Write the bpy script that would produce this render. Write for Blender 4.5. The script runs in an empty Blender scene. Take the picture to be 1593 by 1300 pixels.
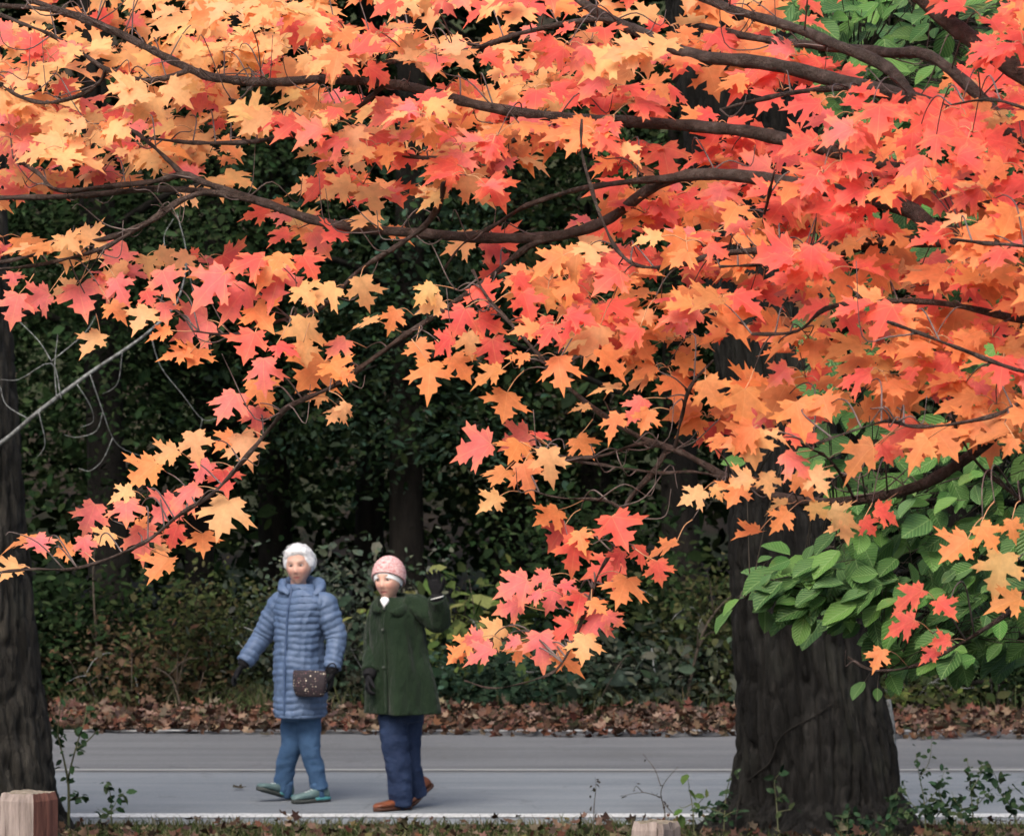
import bpy, math, random
import numpy as np
from mathutils import Vector, Matrix
from mathutils.geometry import delaunay_2d_cdt

random.seed(11)
RNG = np.random.default_rng(11)
scene = bpy.context.scene
COL = scene.collection

# ------------------------------------------------------------------ camera
F_PX = 6615.0                      # focal length in photo pixels (photo 1593 x 1300)
CAM = Vector((0.0, 0.0, 2.9))
PITCH = math.atan(86.0 / F_PX)
cam_data = bpy.data.cameras.new('camera')
cam_data.sensor_width = 36.0
cam_data.lens = F_PX / 1593.0 * 36.0
cam_data.clip_start = 0.1
cam_data.clip_end = 2000.0
cam_data.dof.use_dof = True
cam_data.dof.focus_distance = 11.5
cam_data.dof.aperture_fstop = cam_data.lens / 1000.0 / 0.0076
cam = bpy.data.objects.new('camera', cam_data)
COL.objects.link(cam)
cam.location = CAM
cam.rotation_euler = (math.pi / 2 - PITCH, 0, 0)
scene.camera = cam

# ------------------------------------------------------------------ sky, sun, exposure (overcast afternoon)
SUN_EL, SUN_AZ = math.radians(52), math.radians(200)      # high, soft, behind the camera
world = bpy.data.worlds.new('World')
scene.world = world
world.use_nodes = True
wn = world.node_tree
bg = wn.nodes['Background']
sky = wn.nodes.new('ShaderNodeTexSky')
sky.sky_type = 'NISHITA'
sky.sun_disc = False
sky.sun_elevation = SUN_EL
sky.sun_rotation = SUN_AZ
sky.air_density = 1.0
sky.dust_density = 6.0
sky.ozone_density = 0.6
wn.links.new(sky.outputs['Color'], bg.inputs['Color'])
bg.inputs['Strength'].default_value = 0.14
sun_data = bpy.data.lights.new('sun', 'SUN')
sun_data.energy = 1.3
sun_data.angle = math.radians(35)
sun_data.color = (1.0, 0.965, 0.91)
sun = bpy.data.objects.new('sun', sun_data)
COL.objects.link(sun)
# Nishita azimuth runs clockwise from +Y
sd = Vector((math.sin(SUN_AZ) * math.cos(SUN_EL), math.cos(SUN_AZ) * math.cos(SUN_EL), math.sin(SUN_EL)))
sun.rotation_euler = sd.to_track_quat('Z', 'Y').to_euler()
sun.location = (0, -5, 30)
scene.view_settings.view_transform = 'Standard'
scene.view_settings.look = 'None'
scene.view_settings.gamma = 1.0
scene.view_settings.exposure = 0.9
scene.render.engine = 'CYCLES'
scene.cycles.max_bounces = 4
scene.cycles.diffuse_bounces = 2
scene.cycles.transmission_bounces = 3
scene.cycles.transparent_max_bounces = 4
scene.cycles.use_denoising = True
scene.cycles.use_adaptive_sampling = True
scene.cycles.adaptive_threshold = 0.03

# ------------------------------------------------------------------ helpers
_cp, _sp = math.cos(PITCH), math.sin(PITCH)
def P(px, py, Y):
    """photo pixel + distance (metres along +Y) -> point in the place"""
    dx, du = px - 796.5, 650.0 - py
    d = Vector((dx, du * _sp + F_PX * _cp, du * _cp - F_PX * _sp))
    return CAM + d * (Y / d.y)

def ground_z(x, y):
    z = 0.0
    if y < 26.2:
        t = min(1.0, (26.2 - y) / 26.2)
        z += 1.25 * t
    if y > 33.4:
        z += 0.03 * min(1.0, (y - 33.4) / 2.0)
    if y > 50:
        z += 16 * (1 - math.cos(min(1.0, (y - 50) / 50) * math.pi)) / 2  # added rise behind the wood, stops sky light leaking through the leaves
    return z

def tag(o, label=None, cat=None, group=None, kind=None):
    if label: o['label'] = label
    if cat: o['category'] = cat
    if group: o['group'] = group
    if kind: o['kind'] = kind
    return o

def empty(name, loc=(0, 0, 0), label=None, cat=None, group=None):
    o = bpy.data.objects.new(name, None)
    COL.objects.link(o)
    o.location = loc
    o.empty_display_size = 0.2
    tag(o, label, cat, group)
    return o

def link(name, me, mat=None, parent=None, world_coords=True):
    """one mesh object; vertices are given in world coordinates"""
    if mat is not None and len(me.materials) == 0:
        me.materials.append(mat)
    o = bpy.data.objects.new(name, me)
    COL.objects.link(o)
    if parent is not None:
        o.parent = parent
        if world_coords:
            o.matrix_parent_inverse = root_inv(parent)
    return o

def root_inv(p):
    m = Matrix.LocRotScale(p.location, p.rotation_euler, p.scale)
    if p.parent is not None:
        m = (root_inv(p.parent).inverted() if True else m) @ p.matrix_parent_inverse @ m
    return m.inverted()

def mesh_from(verts, faces, smooth=True, col=None, uv=None, name='mesh'):
    me = bpy.data.meshes.new(name)
    verts = np.asarray(verts, dtype=np.float32)
    if isinstance(faces, np.ndarray):
        nf, k = faces.shape
        me.vertices.add(len(verts))
        me.vertices.foreach_set('co', verts.ravel())
        me.loops.add(nf * k)
        me.loops.foreach_set('vertex_index', faces.astype(np.int32).ravel())
        me.polygons.add(nf)
        me.polygons.foreach_set('loop_start', np.arange(0, nf * k, k, dtype=np.int32))
        me.update(calc_edges=True)
    else:
        me.from_pydata([tuple(map(float, v)) for v in verts], [], [tuple(int(i) for i in f) for f in faces])
        me.update()
    if smooth:
        me.polygons.foreach_set('use_smooth', np.ones(len(me.polygons), dtype=bool))
    if col is not None:
        a = me.color_attributes.new('Col', 'FLOAT_COLOR', 'POINT')
        c = np.ones((len(verts), 4), dtype=np.float32)
        c[:, :3] = col
        a.data.foreach_set('color', c.ravel())
    if uv is not None:
        l = me.uv_layers.new(name='uv')
        idx = np.zeros(len(me.loops), dtype=np.int32)
        me.loops.foreach_get('vertex_index', idx)
        l.data.foreach_set('uv', np.asarray(uv, dtype=np.float32)[idx].ravel())
    return me

class MB:
    """collects pieces of ONE object"""
    def __init__(s):
        s.v, s.f, s.n, s.m = [], [], 0, []
    def add(s, v, f, mi=0):
        s.v.append(np.asarray(v, dtype=float))
        s.f += [tuple(i + s.n for i in q) for q in f]
        s.m += [mi] * len(f)
        s.n += len(v)
        return s
    def mesh(s, smooth=True):
        me = mesh_from(np.concatenate(s.v), s.f, smooth)
        if any(s.m):
            me.polygons.foreach_set('material_index', np.array(s.m, dtype=np.int32))
        return me
    def build(s, name, mat, parent=None, smooth=True, mats=None):
        me = s.mesh(smooth)
        for m in (mats or [mat]):
            me.materials.append(m)
        return link(name, me, None, parent)

def _hash(ix, iy, iz):
    h = (ix * 374761393 + iy * 668265263 + iz * 2147483647 + 1013904223) & 0xffffffff
    h = ((h ^ (h >> 13)) * 1274126177) & 0xffffffff
    return ((h ^ (h >> 16)) & 0xffff) / 65535.0

def vnoise(p):
    """smooth value noise, p (n,3) -> (n,) in 0..1"""
    p = np.asarray(p, dtype=float) + 1000.0
    i = np.floor(p).astype(np.int64)
    f = p - i
    f = f * f * (3 - 2 * f)
    r = 0
    for dx in (0, 1):
        for dy in (0, 1):
            for dz in (0, 1):
                w = (f[:, 0] if dx else 1 - f[:, 0]) * (f[:, 1] if dy else 1 - f[:, 1]) * (f[:, 2] if dz else 1 - f[:, 2])
                r = r + w * _hash(i[:, 0] + dx, i[:, 1] + dy, i[:, 2] + dz)
    return r

def fbm(p, o=3):
    p = np.asarray(p, dtype=float)
    r, a, s = 0, 0.5, 0
    for k in range(o):
        r = r + a * vnoise(p * 2 ** k + 17 * k)
        s += a
        a *= .5
    return r / s

def catmull(C, sub):
    """Catmull-Rom resampling of rows of C"""
    C = np.asarray(C, dtype=float)
    if len(C) < 3:
        t = np.linspace(0, 1, sub * (len(C) - 1) + 1)[:, None]
        return C[0] * (1 - t) + C[-1] * t
    E = np.vstack([2 * C[0] - C[1], C, 2 * C[-1] - C[-2]])
    out = []
    for i in range(1, len(E) - 2):
        p0, p1, p2, p3 = E[i - 1], E[i], E[i + 1], E[i + 2]
        for k in range(sub):
            t = k / sub
            out.append(.5 * ((2 * p1) + (p2 - p0) * t + (2 * p0 - 5 * p1 + 4 * p2 - p3) * t * t + (3 * p1 - p0 - 3 * p2 + p3) * t ** 3))
    out.append(C[-1])
    return np.array(out)

def grid_faces(nr, ns, cap=True):
    f = []
    for i in range(nr - 1):
        for j in range(ns):
            k = (j + 1) % ns
            f.append((i * ns + j, i * ns + k, (i + 1) * ns + k, (i + 1) * ns + j))
    if cap:
        f.append(tuple(range(ns - 1, -1, -1)))
        f.append(tuple((nr - 1) * ns + j for j in range(ns)))
    return f

def tube(pts, rad, ns=8, sub=4, flat=1.0, up=None, disp=None):
    """round tapering tube through pts; returns verts, faces"""
    pts = [tuple(p) for p in pts]
    C = np.hstack([np.array(pts, dtype=float), np.array(rad, dtype=float)[:, None]])
    R = catmull(C, sub) if sub > 1 else C
    p, r = R[:, :3], np.maximum(R[:, 3], 1e-4)
    T = np.gradient(p, axis=0)
    T /= np.linalg.norm(T, axis=1)[:, None] + 1e-12
    a = np.array(up if up is not None else (0.123, 0.31, 0.94))
    if abs(a @ T[0]) > .95:
        a = np.array((1, 0, 0.))
    V = []
    th = np.linspace(0, 2 * math.pi, ns, endpoint=False)
    s = 0
    for i in range(len(p)):
        u = a - (a @ T[i]) * T[i]
        u /= np.linalg.norm(u) + 1e-12
        w = np.cross(T[i], u)
        a = u
        if i: s += np.linalg.norm(p[i] - p[i - 1])
        rr = np.full(ns, r[i])
        if disp is not None:
            rr = rr + disp(s, th)
        V.append(p[i] + np.outer(np.cos(th) * rr, u) + np.outer(np.sin(th) * rr * flat, w))
    return np.concatenate(V), grid_faces(len(p), ns)

def loft(rings, ns=48, sub=6, power=2.0, disp=None):
    """rings: (cx,cy,cz, ax,ay,az, bx,by,bz) centre and two half-axes; disp(s, theta) moves points radially"""
    R = catmull(np.array(rings, dtype=float), sub)
    th = np.linspace(0, 2 * math.pi, ns, endpoint=False)
    c, s_ = np.cos(th), np.sin(th)
    cc = np.sign(c) * np.abs(c) ** (2 / power)
    ss = np.sign(s_) * np.abs(s_) ** (2 / power)
    V, s = [], 0
    for i, q in enumerate(R):
        if i: s += np.linalg.norm(q[:3] - R[i - 1][:3])
        off = np.outer(cc, q[3:6]) + np.outer(ss, q[6:9])
        if disp is not None:
            l = np.linalg.norm(off, axis=1)[:, None] + 1e-9
            off = off * (1 + disp(s, th)[:, None] / l)
        V.append(q[:3] + off)
    return np.concatenate(V), grid_faces(len(R), ns)

def fuse(mb, voxel, smooth_it=2):
    """one continuous surface out of overlapping pieces"""
    me = mb.mesh()
    o = bpy.data.objects.new('tmp', me)
    COL.objects.link(o)
    m = o.modifiers.new('r', 'REMESH')
    m.mode = 'VOXEL'
    m.voxel_size = voxel
    if smooth_it:
        s = o.modifiers.new('s', 'SMOOTH')
        s.iterations = smooth_it
        s.factor = .5
    dg = bpy.context.evaluated_depsgraph_get()
    out = bpy.data.meshes.new_from_object(o.evaluated_get(dg))
    bpy.data.objects.remove(o)
    bpy.data.meshes.remove(me)
    out.polygons.foreach_set('use_smooth', np.ones(len(out.polygons), dtype=bool))
    return out

def verts_of(me):
    a = np.zeros(len(me.vertices) * 3, dtype=np.float32)
    me.vertices.foreach_get('co', a)
    return a.reshape(-1, 3)

def set_verts(me, v):
    me.vertices.foreach_set('co', np.asarray(v, dtype=np.float32).ravel())
    me.update()

# ------------------------------------------------------------------ materials
def srgb(r, g, b):
    f = lambda c: (c / 255 / 12.92) if c / 255 <= .04045 else ((c / 255 + .055) / 1.055) ** 2.4
    return (f(r), f(g), f(b))

class NT:
    def __init__(s, name):
        s.mat = bpy.data.materials.new(name)
        s.mat.use_nodes = True
        s.t = s.mat.node_tree
        s.bsdf = s.t.nodes['Principled BSDF']
        s.out = s.t.nodes['Material Output']
    def n(s, typ, **kw):
        nd = s.t.nodes.new(typ)
        for k, v in kw.items():
            if k.startswith('i_'):
                key = k[2:]
                key = int(key) if key.isdigit() else key.replace('_', ' ')
                nd.inputs[key].default_value = v
            else:
                setattr(nd, k, v)
        return nd
    def l(s, a, b):
        s.t.links.new(a, b)
    def noise(s, scale, detail=4, rough=.6, vec=None, stretch=None, coord='Object'):
        tc = s.n('ShaderNodeTexCoord')
        src = vec or tc.outputs[coord]
        if stretch:
            mp = s.n('ShaderNodeMapping')
            mp.inputs['Scale'].default_value = stretch
            s.l(src, mp.inputs['Vector'])
            src = mp.outputs['Vector']
        nd = s.n('ShaderNodeTexNoise', i_Scale=scale, i_Detail=detail, i_Roughness=rough)
        s.l(src, nd.inputs['Vector'])
        return nd.outputs['Fac']
    def ramp(s, fac, stops):
        r = s.n('ShaderNodeValToRGB')
        e = r.color_ramp.elements
        while len(e) < len(stops): e.new(.5)
        for k, (p, c) in enumerate(stops):
            e[k].position = p
            e[k].color = (c[0], c[1], c[2], 1)
        s.l(fac, r.inputs['Fac'])
        return r.outputs['Color']
    def mix(s, a, b, fac, mode='MIX'):
        m = s.n('ShaderNodeMix', data_type='RGBA', blend_type=mode)
        for v, i in ((fac, 0), (a, 6), (b, 7)):
            if hasattr(v, 'is_linked') or hasattr(v, 'links'):
                s.l(v, m.inputs[i])
            elif i == 0:
                m.inputs[0].default_value = v
            else:
                m.inputs[i].default_value = (v[0], v[1], v[2], 1)
        return m.outputs[2]
    def bump(s, h, strength=.4, dist=.01):
        b = s.n('ShaderNodeBump', i_Strength=strength, i_Distance=dist)
        s.l(h, b.inputs['Height'])
        s.l(b.outputs['Normal'], s.bsdf.inputs['Normal'])
    def fin(s, col, rough=.8, spec=.3):
        if hasattr(col, 'links'):
            s.l(col, s.bsdf.inputs['Base Color'])
        else:
            s.bsdf.inputs['Base Color'].default_value = (*col, 1)
        s.bsdf.inputs['Roughness'].default_value = rough
        s.bsdf.inputs['Specular IOR Level'].default_value = spec
        return s.mat

def simple(name, c0, c1, scale=30, rough=.8, spec=.3, bump=.2, stretch=None, bscale=None, bd=.004):
    k = NT(name)
    n = k.noise(scale, stretch=stretch)
    c = k.ramp(n, [(.3, c0), (.7, c1)])
    if bump:
        k.bump(k.noise(bscale or scale * 3, stretch=stretch), bump, bd)
    return k.fin(c, rough, spec)

def foliage_mat(name, source='attr', transl=.3, rough=.55, spec=.25, veins=False, blot=.25, nscale=45):
    """leaf colour from the vertex colours (joined leaves) or the object colour (single leaves)"""
    k = NT(name)
    if source == 'attr':
        a = k.n('ShaderNodeVertexColor', layer_name='Col')
        col = a.outputs['Color']
    else:
        oi = k.n('ShaderNodeObjectInfo')
        a = k.n('ShaderNodeVertexColor', layer_name='Col')   # margin tint of the leaf blade
        col = oi.outputs['Color']
        mm = k.n('ShaderNodeMath', operation='MULTIPLY')
        k.l(a.outputs['Color'], mm.inputs[0]); k.l(oi.outputs['Alpha'], mm.inputs[1])
        col = k.mix(col, (1.0, .40, .125), mm.outputs[0])
    n = k.noise(nscale, 3)
    dark = k.mix(col, (.45, .42, .4), 1.0, 'MULTIPLY')
    fac = k.ramp(n, [(.35, (blot, blot, blot)), (.6, (0, 0, 0))])
    col = k.mix(col, dark, fac)
    if veins:
        sp = k.noise(nscale * 2.6, 2)
        col = k.mix(col, (.22, .075, .03), k.ramp(sp, [(.70, (0, 0, 0)), (.78, (.75, .75, .75))]))
        uv = k.n('ShaderNodeUVMap', uv_map='uv')
        best = None
        for dx, dy in ((0, 1), (.78, .62), (-.78, .62), (.99, .12), (-.99, .12)):
            d = k.n('ShaderNodeVectorMath', operation='DOT_PRODUCT')
            d.inputs[1].default_value = (dy, -dx, 0)
            k.l(uv.outputs['UV'], d.inputs[0])
            ab = k.n('ShaderNodeMath', operation='ABSOLUTE')
            k.l(d.outputs['Value'], ab.inputs[0])
            if best is None: best = ab.outputs[0]
            else:
                mi = k.n('ShaderNodeMath', operation='MINIMUM')
                k.l(best, mi.inputs[0]); k.l(ab.outputs[0], mi.inputs[1])
                best = mi.outputs[0]
        vf = k.ramp(best, [(.003, (.34, .34, .34)), (.013, (0, 0, 0))])
        lite = k.mix(col, (1.0, .62, .25), .5)
        col = k.mix(col, lite, vf)
        k.bump(best, .25, .02)
    if transl <= 0:
        df = k.n('ShaderNodeBsdfDiffuse')
        k.l(col, df.inputs['Color'])
        k.l(df.outputs[0], k.out.inputs['Surface'])
        return k.mat
    k.fin(col, rough, spec)
    tr = k.n('ShaderNodeBsdfTranslucent')
    k.l(col, tr.inputs['Color'])
    mx = k.n('ShaderNodeMixShader')
    mx.inputs[0].default_value = transl
    k.l(k.bsdf.outputs[0], mx.inputs[1])
    k.l(tr.outputs[0], mx.inputs[2])
    k.l(mx.outputs[0], k.out.inputs['Surface'])
    return k.mat

M = {}
M['maple_leaf'] = foliage_mat('maple_leaf_single', 'object', .52, veins=True, blot=.3, nscale=4.5)
M['maple_leaves'] = foliage_mat('maple_leaf_joined', 'attr', .52, veins=True, blot=.25)
M['green_leaf'] = foliage_mat('green_leaf_joined', 'attr', .25, .5, .22, blot=.45)
M['forest_leaf'] = foliage_mat('forest_leaf', 'attr', 0, .7, .1, blot=.35)
M['litter'] = foliage_mat('dead_leaf', 'attr', 0, .8, .15, blot=.5)
M['grass'] = foliage_mat('grass_blade', 'attr', 0, .7, .2, blot=.2)

def green_blade():
    k = NT('green_blade')
    a = k.n('ShaderNodeVertexColor', layer_name='Col')
    uv = k.n('ShaderNodeUVMap', uv_map='uv')
    sp = k.n('ShaderNodeSeparateXYZ'); k.l(uv.outputs['UV'], sp.inputs[0])
    ab = k.n('ShaderNodeMath', operation='ABSOLUTE'); k.l(sp.outputs['Y'], ab.inputs[0])
    m = k.n('ShaderNodeMath', operation='MULTIPLY_ADD'); m.inputs[1].default_value = -.9
    k.l(ab.outputs[0], m.inputs[0]); k.l(sp.outputs['X'], m.inputs[2])
    s = k.n('ShaderNodeMath', operation='MULTIPLY'); s.inputs[1].default_value = 52.0; k.l(m.outputs[0], s.inputs[0])
    w = k.n('ShaderNodeMath', operation='SINE'); k.l(s.outputs[0], w.inputs[0])
    rib = k.ramp(w.outputs[0], [(.55, (0, 0, 0)), (1.0, (.45, .45, .45))])
    mid = k.ramp(ab.outputs[0], [(.008, (.6, .6, .6)), (.03, (0, 0, 0))])
    col = k.mix(a.outputs['Color'], (.17, .28, .09), rib)
    col = k.mix(col, (.2, .3, .11), mid)
    n = k.noise(30, 4)
    col = k.mix(col, (.16, .15, .03), k.ramp(n, [(.58, (0, 0, 0)), (.75, (.5, .5, .5))]))
    k.bump(w.outputs[0], .35, .01)
    k.fin(col, .5, .25)
    tr = k.n('ShaderNodeBsdfTranslucent'); k.l(col, tr.inputs['Color'])
    mx = k.n('ShaderNodeMixShader'); mx.inputs[0].default_value = .25
    k.l(k.bsdf.outputs[0], mx.inputs[1]); k.l(tr.outputs[0], mx.inputs[2]); k.l(mx.outputs[0], k.out.inputs['Surface'])
    return k.mat
M['green_leaf'] = green_blade()

def bark(name, c0, c1, c2, scale=9, st=(1, 1, .22), rough=.95):
    k = NT(name)
    n = k.noise(scale, 6, .65, stretch=st)
    n2 = k.noise(2.2, 3)
    c = k.ramp(n, [(.3, c0), (.5, c1), (.72, c2)])
    lich = k.mix(c, (.04, .042, .034), k.ramp(n2, [(.56, (0, 0, 0)), (.72, (.35, .35, .35))]))
    k.bump(k.noise(scale * 3, 5, .75, stretch=st), 1.0, .03)
    return k.fin(lich, rough, .15)
M['oak_bark'] = bark('oak_bark', (.0024, .0023, .0021), (.0088, .0083, .0077), (.028, .0262, .0238), 18, (1, 1, .11))
M['oak_bark_grey'] = bark('grey_oak_bark', (.006, .0055, .005), (.026, .024, .0205), (.062, .056, .047), 15, (1, 1, .16))
M['forest_bark'] = bark('forest_bark', (.005, .0045, .004), (.012, .0105, .009), (.022, .019, .016))
M['maple_bark'] = bark('maple_bark', (.045, .032, .027), (.095, .066, .055), (.17, .13, .115), 30, (1, 1, 1), .75)
M['twig'] = simple('twig_bark', (.05, .032, .028), (.16, .125, .115), 14, .7, .3, 0)
M['petiole'] = simple('petiole', (.42, .2, .1), (.6, .34, .17), 20, .6, .3, 0)
M['dead_branch'] = simple('lichen_branch', (.05, .047, .044), (.24, .255, .255), 35, .95, .1, .4)
M['dry_stem'] = simple('dry_stem', (.03, .024, .019), (.075, .06, .046), 20, .9, .2, 0)
M['green_stem'] = simple('green_stem', (.05, .06, .03), (.1, .1, .05), 20, .8, .2, 0)

# ------------------------------------------------------------------ ground and road
def ground_material():
    k = NT('forest_floor')
    n = k.noise(3.5, 6, .7)
    n2 = k.noise(.35, 3)
    c = k.ramp(n, [(.3, (.012, .0095, .007)), (.5, (.026, .02, .014)), (.7, (.045, .034, .022))])
    c = k.mix(c, (.03, .045, .018), k.ramp(n2, [(.45, (0, 0, 0)), (.6, (.7, .7, .7))]))
    k.bump(k.noise(14, 6, .7), .8, .05)
    return k.fin(c, .95, .1)
M['ground'] = ground_material()

def build_ground():
    xs = np.unique(np.concatenate([np.linspace(-400, -12, 14), np.linspace(-12, 12, 49), np.linspace(12, 400, 14)]))
    ys = np.unique(np.concatenate([np.linspace(-150, 0, 10), np.linspace(0, 26.2, 30), np.linspace(26.2, 33.4, 8), np.linspace(33.4, 110, 60), np.linspace(110, 700, 10)]))
    X, Y = np.meshgrid(xs, ys)
    Z = np.array([[ground_z(x, y) for x in xs] for y in ys])
    p = np.stack([X, Y, Z], -1).reshape(-1, 3)
    nz = (fbm(np.stack([p[:, 0] * .8, p[:, 1] * .8, p[:, 0] * 0], -1)) - .5) * .12
    mask = ((p[:, 1] < 25.4) | (p[:, 1] > 34.5)).astype(float)
    p[:, 2] += nz * mask
    nx, ny = len(xs), len(ys)
    f = np.array([(j * nx + i, j * nx + i + 1, (j + 1) * nx + i + 1, (j + 1) * nx + i) for j in range(ny - 1) for i in range(nx - 1)])
    o = link('ground', mesh_from(p, f), M['ground'])
    tag(o, 'dark leaf-strewn forest floor and verges on both sides of the road', 'ground', kind='structure')
build_ground()

def asphalt(name, c0, c1, c2):
    k = NT(name)
    n = k.noise(1.3, 6, .68, stretch=(.16, 1.6, 1))
    c = k.ramp(n, [(.32, c0), (.5, c1), (.68, c2)])
    g = k.noise(70, 3, .85)
    c = k.mix(c, (.02, .02, .022), k.ramp(g, [(.3, (.35, .35, .35)), (.5, (0, 0, 0))]))
    c = k.mix(c, (.45, .45, .44), k.ramp(k.noise(210, 1, .5), [(.62, (0, 0, 0)), (.75, (.35, .35, .35))]))
    tc = k.n('ShaderNodeTexCoord')
    vo = k.n('ShaderNodeTexVoronoi', feature='DISTANCE_TO_EDGE', i_Scale=.55)
    ds = k.n('ShaderNodeVectorMath', operation='ADD')
    wn_ = k.n('ShaderNodeTexNoise', i_Scale=1.8, i_Detail=4.0)
    k.l(tc.outputs['Object'], wn_.inputs['Vector']); k.l(tc.outputs['Object'], ds.inputs[0]); k.l(wn_.outputs['Color'], ds.inputs[1])
    k.l(ds.outputs[0], vo.inputs['Vector'])
    c = k.mix(c, (.05, .05, .052), k.ramp(vo.outputs['Distance'], [(.003, (.3, .3, .3)), (.010, (0, 0, 0))]))
    st = k.noise(.5, 4, .6)
    c = k.mix(c, (.07, .07, .07), k.ramp(st, [(.58, (0, 0, 0)), (.72, (.35, .35, .35))]))
    k.bump(k.noise(180, 3, .7), .35, .004)
    return k.fin(c, .88, .25)
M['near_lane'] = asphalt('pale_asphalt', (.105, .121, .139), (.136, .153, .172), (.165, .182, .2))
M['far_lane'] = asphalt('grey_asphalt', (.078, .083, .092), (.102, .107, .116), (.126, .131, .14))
M['tar'] = simple('tar_seam', (.10, .103, .108), (.14, .143, .148), 8, .7)
def paint(name, c):
    k = NT(name)
    w = k.noise(26, 5, .75)
    f = k.ramp(w, [(.36, (1, 1, 1)), (.56, (0, 0, 0))])
    return k.fin(k.mix(c, (.2, .21, .22), f), .8, .25)
M['white_paint'] = paint('worn_white_paint', (.46, .47, .475))
M['cream_paint'] = paint('worn_cream_paint', (.225, .23, .225))

def strip(y0, y1, z, n=60, x0=-60, x1=60, wob=0.0, thick=.0):
    xs = np.concatenate([np.linspace(x0, -9, 12), np.linspace(-8.8, 8.8, n), np.linspace(9, x1, 12)])
    a = (vnoise(np.stack([xs * 2.3, xs * 0 + y0, xs * 0], -1)) - .5) * wob
    b = (vnoise(np.stack([xs * 2.3, xs * 0 + y1 + 5, xs * 0], -1)) - .5) * wob
    zz = np.full_like(xs, z)
    rows = [np.stack([xs, y0 + a, zz], -1), np.stack([xs, y1 + b, zz], -1)]
    if thick:
        rows = [rows[0] - [0, .02, thick]] + rows + [rows[1] - [0, -.02, thick]]
    m = len(xs)
    f = [(r * m + i, r * m + i + 1, (r + 1) * m + i + 1, (r + 1) * m + i) for r in range(len(rows) - 1) for i in range(m - 1)]
    return np.concatenate(rows), f
road = empty('road', (0, 29.9, 0))
tag(road, 'two lane asphalt road crossing the picture behind the tree trunks', 'road', kind='structure')
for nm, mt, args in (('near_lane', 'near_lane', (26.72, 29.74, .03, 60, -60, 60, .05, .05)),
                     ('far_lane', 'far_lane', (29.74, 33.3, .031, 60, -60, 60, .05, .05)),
                     ('edge_line', 'white_paint', (26.80, 27.02, .035, 120, -60, 60, .03)),
                     ('edge_line', 'white_paint', (33.05, 33.16, .036, 120, -60, 60, .03)),
                     ('centre_line', 'cream_paint', (29.86, 29.98, .036, 120, -60, 60, .02)),
                     ):
    MB().add(*strip(*args)).build(nm, M[mt], road, smooth=False)

# ------------------------------------------------------------------ scattered leaves
LEAF6 = (np.array([(0, 0, 0), (.3, .40, .10), (.68, .34, .06), (1, 0, -.10), (.68, -.34, .06), (.3, -.40, .10)]), [(0, 3, 2, 1), (0, 5, 4, 3)])
# five pointed low leaf for litter, curled
LITTER = (np.array([(0, 0, 0), (.05, .42, .10), (.42, .27, .0), (.62, .5, .16), (.66, .18, .02), (1, 0, .14),
                    (.66, -.18, .02), (.62, -.5, .10), (.42, -.27, .0), (.05, -.42, .16), (.5, 0, .0)]),
          [(0, 10, 2, 1), (10, 4, 3, 2), (10, 6, 5, 4), (0, 9, 8, 10), (10, 8, 7, 6)])

def norm(a):
    return a / (np.linalg.norm(a, axis=1)[:, None] + 1e-9)

def scatter(C, N, D, L, W, colors, tmpl=LEAF6, uv=False):
    """many leaves as one mesh: centres/bases C, normals N, tip directions D"""
    tv, tf = tmpl
    N = norm(N)
    D = norm(D - (D * N).sum(1)[:, None] * N)
    S = np.cross(N, D)
    n, k = len(C), len(tv)
    V = (C[:, None, :] + D[:, None, :] * (tv[None, :, 0, None] * L[:, None, None])
         + S[:, None, :] * (tv[None, :, 1, None] * W[:, None, None])
         + N[:, None, :] * (tv[None, :, 2, None] * W[:, None, None]))
    F = np.array(tf)[None] + (np.arange(n) * k)[:, None, None]
    col = np.repeat(colors, k, axis=0)
    return mesh_from(V.reshape(-1, 3), F.reshape(-1, F.shape[-1]), False, col, np.tile(tv[:, :2], (n, 1)) if uv else None)

def pick(pal, n, jit=.25):
    pal = np.array(pal)
    c = pal[RNG.integers(0, len(pal), n)]
    return c * (1 + (RNG.random((n, 1)) - .5) * 2 * jit) * (1 + (RNG.random((n, 3)) - .5) * .2)

BROWN = [(.10, .056, .04), (.075, .045, .034), (.135, .085, .063), (.05, .033, .026), (.18, .13, .098), (.10, .045, .031), (.085, .064, .05)]
def far_litter():
    n = 7000
    x = RNG.uniform(-7.5, 7.5, n)
    edge = 33.12 - .085 * (x + 4).clip(0) - .25 * fbm(np.stack([x * 1.7, x * 0, x * 0], -1))
    t = RNG.random(n) ** 1.25
    wide = .45 + 1.7 * fbm(np.stack([x * .8, x * 0 + 9, x * 0], -1))
    y = edge + t * wide
    heap = .13 * np.sin(np.clip((y - edge) / 1.6, 0, 1) * math.pi) ** 1.0
    z = .045 + heap * RNG.random(n) ** .6 + .05 * RNG.random(n)
    N = RNG.normal(0, .55, (n, 3)) + [0, -.1, 1]
    D = RNG.normal(0, 1, (n, 3))
    L = RNG.uniform(.045, .105, n)
    me = scatter(np.stack([x, y, z], -1), N, D, L, L * .8, pick(BROWN, n), LITTER)
    o = link('fallen_leaves', me, M['litter'])
    tag(o, 'drift of brown fallen leaves along the far edge of the road', 'fallen leaves', kind='stuff')
    # heap of older matter under the drift
far_litter()

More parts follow.
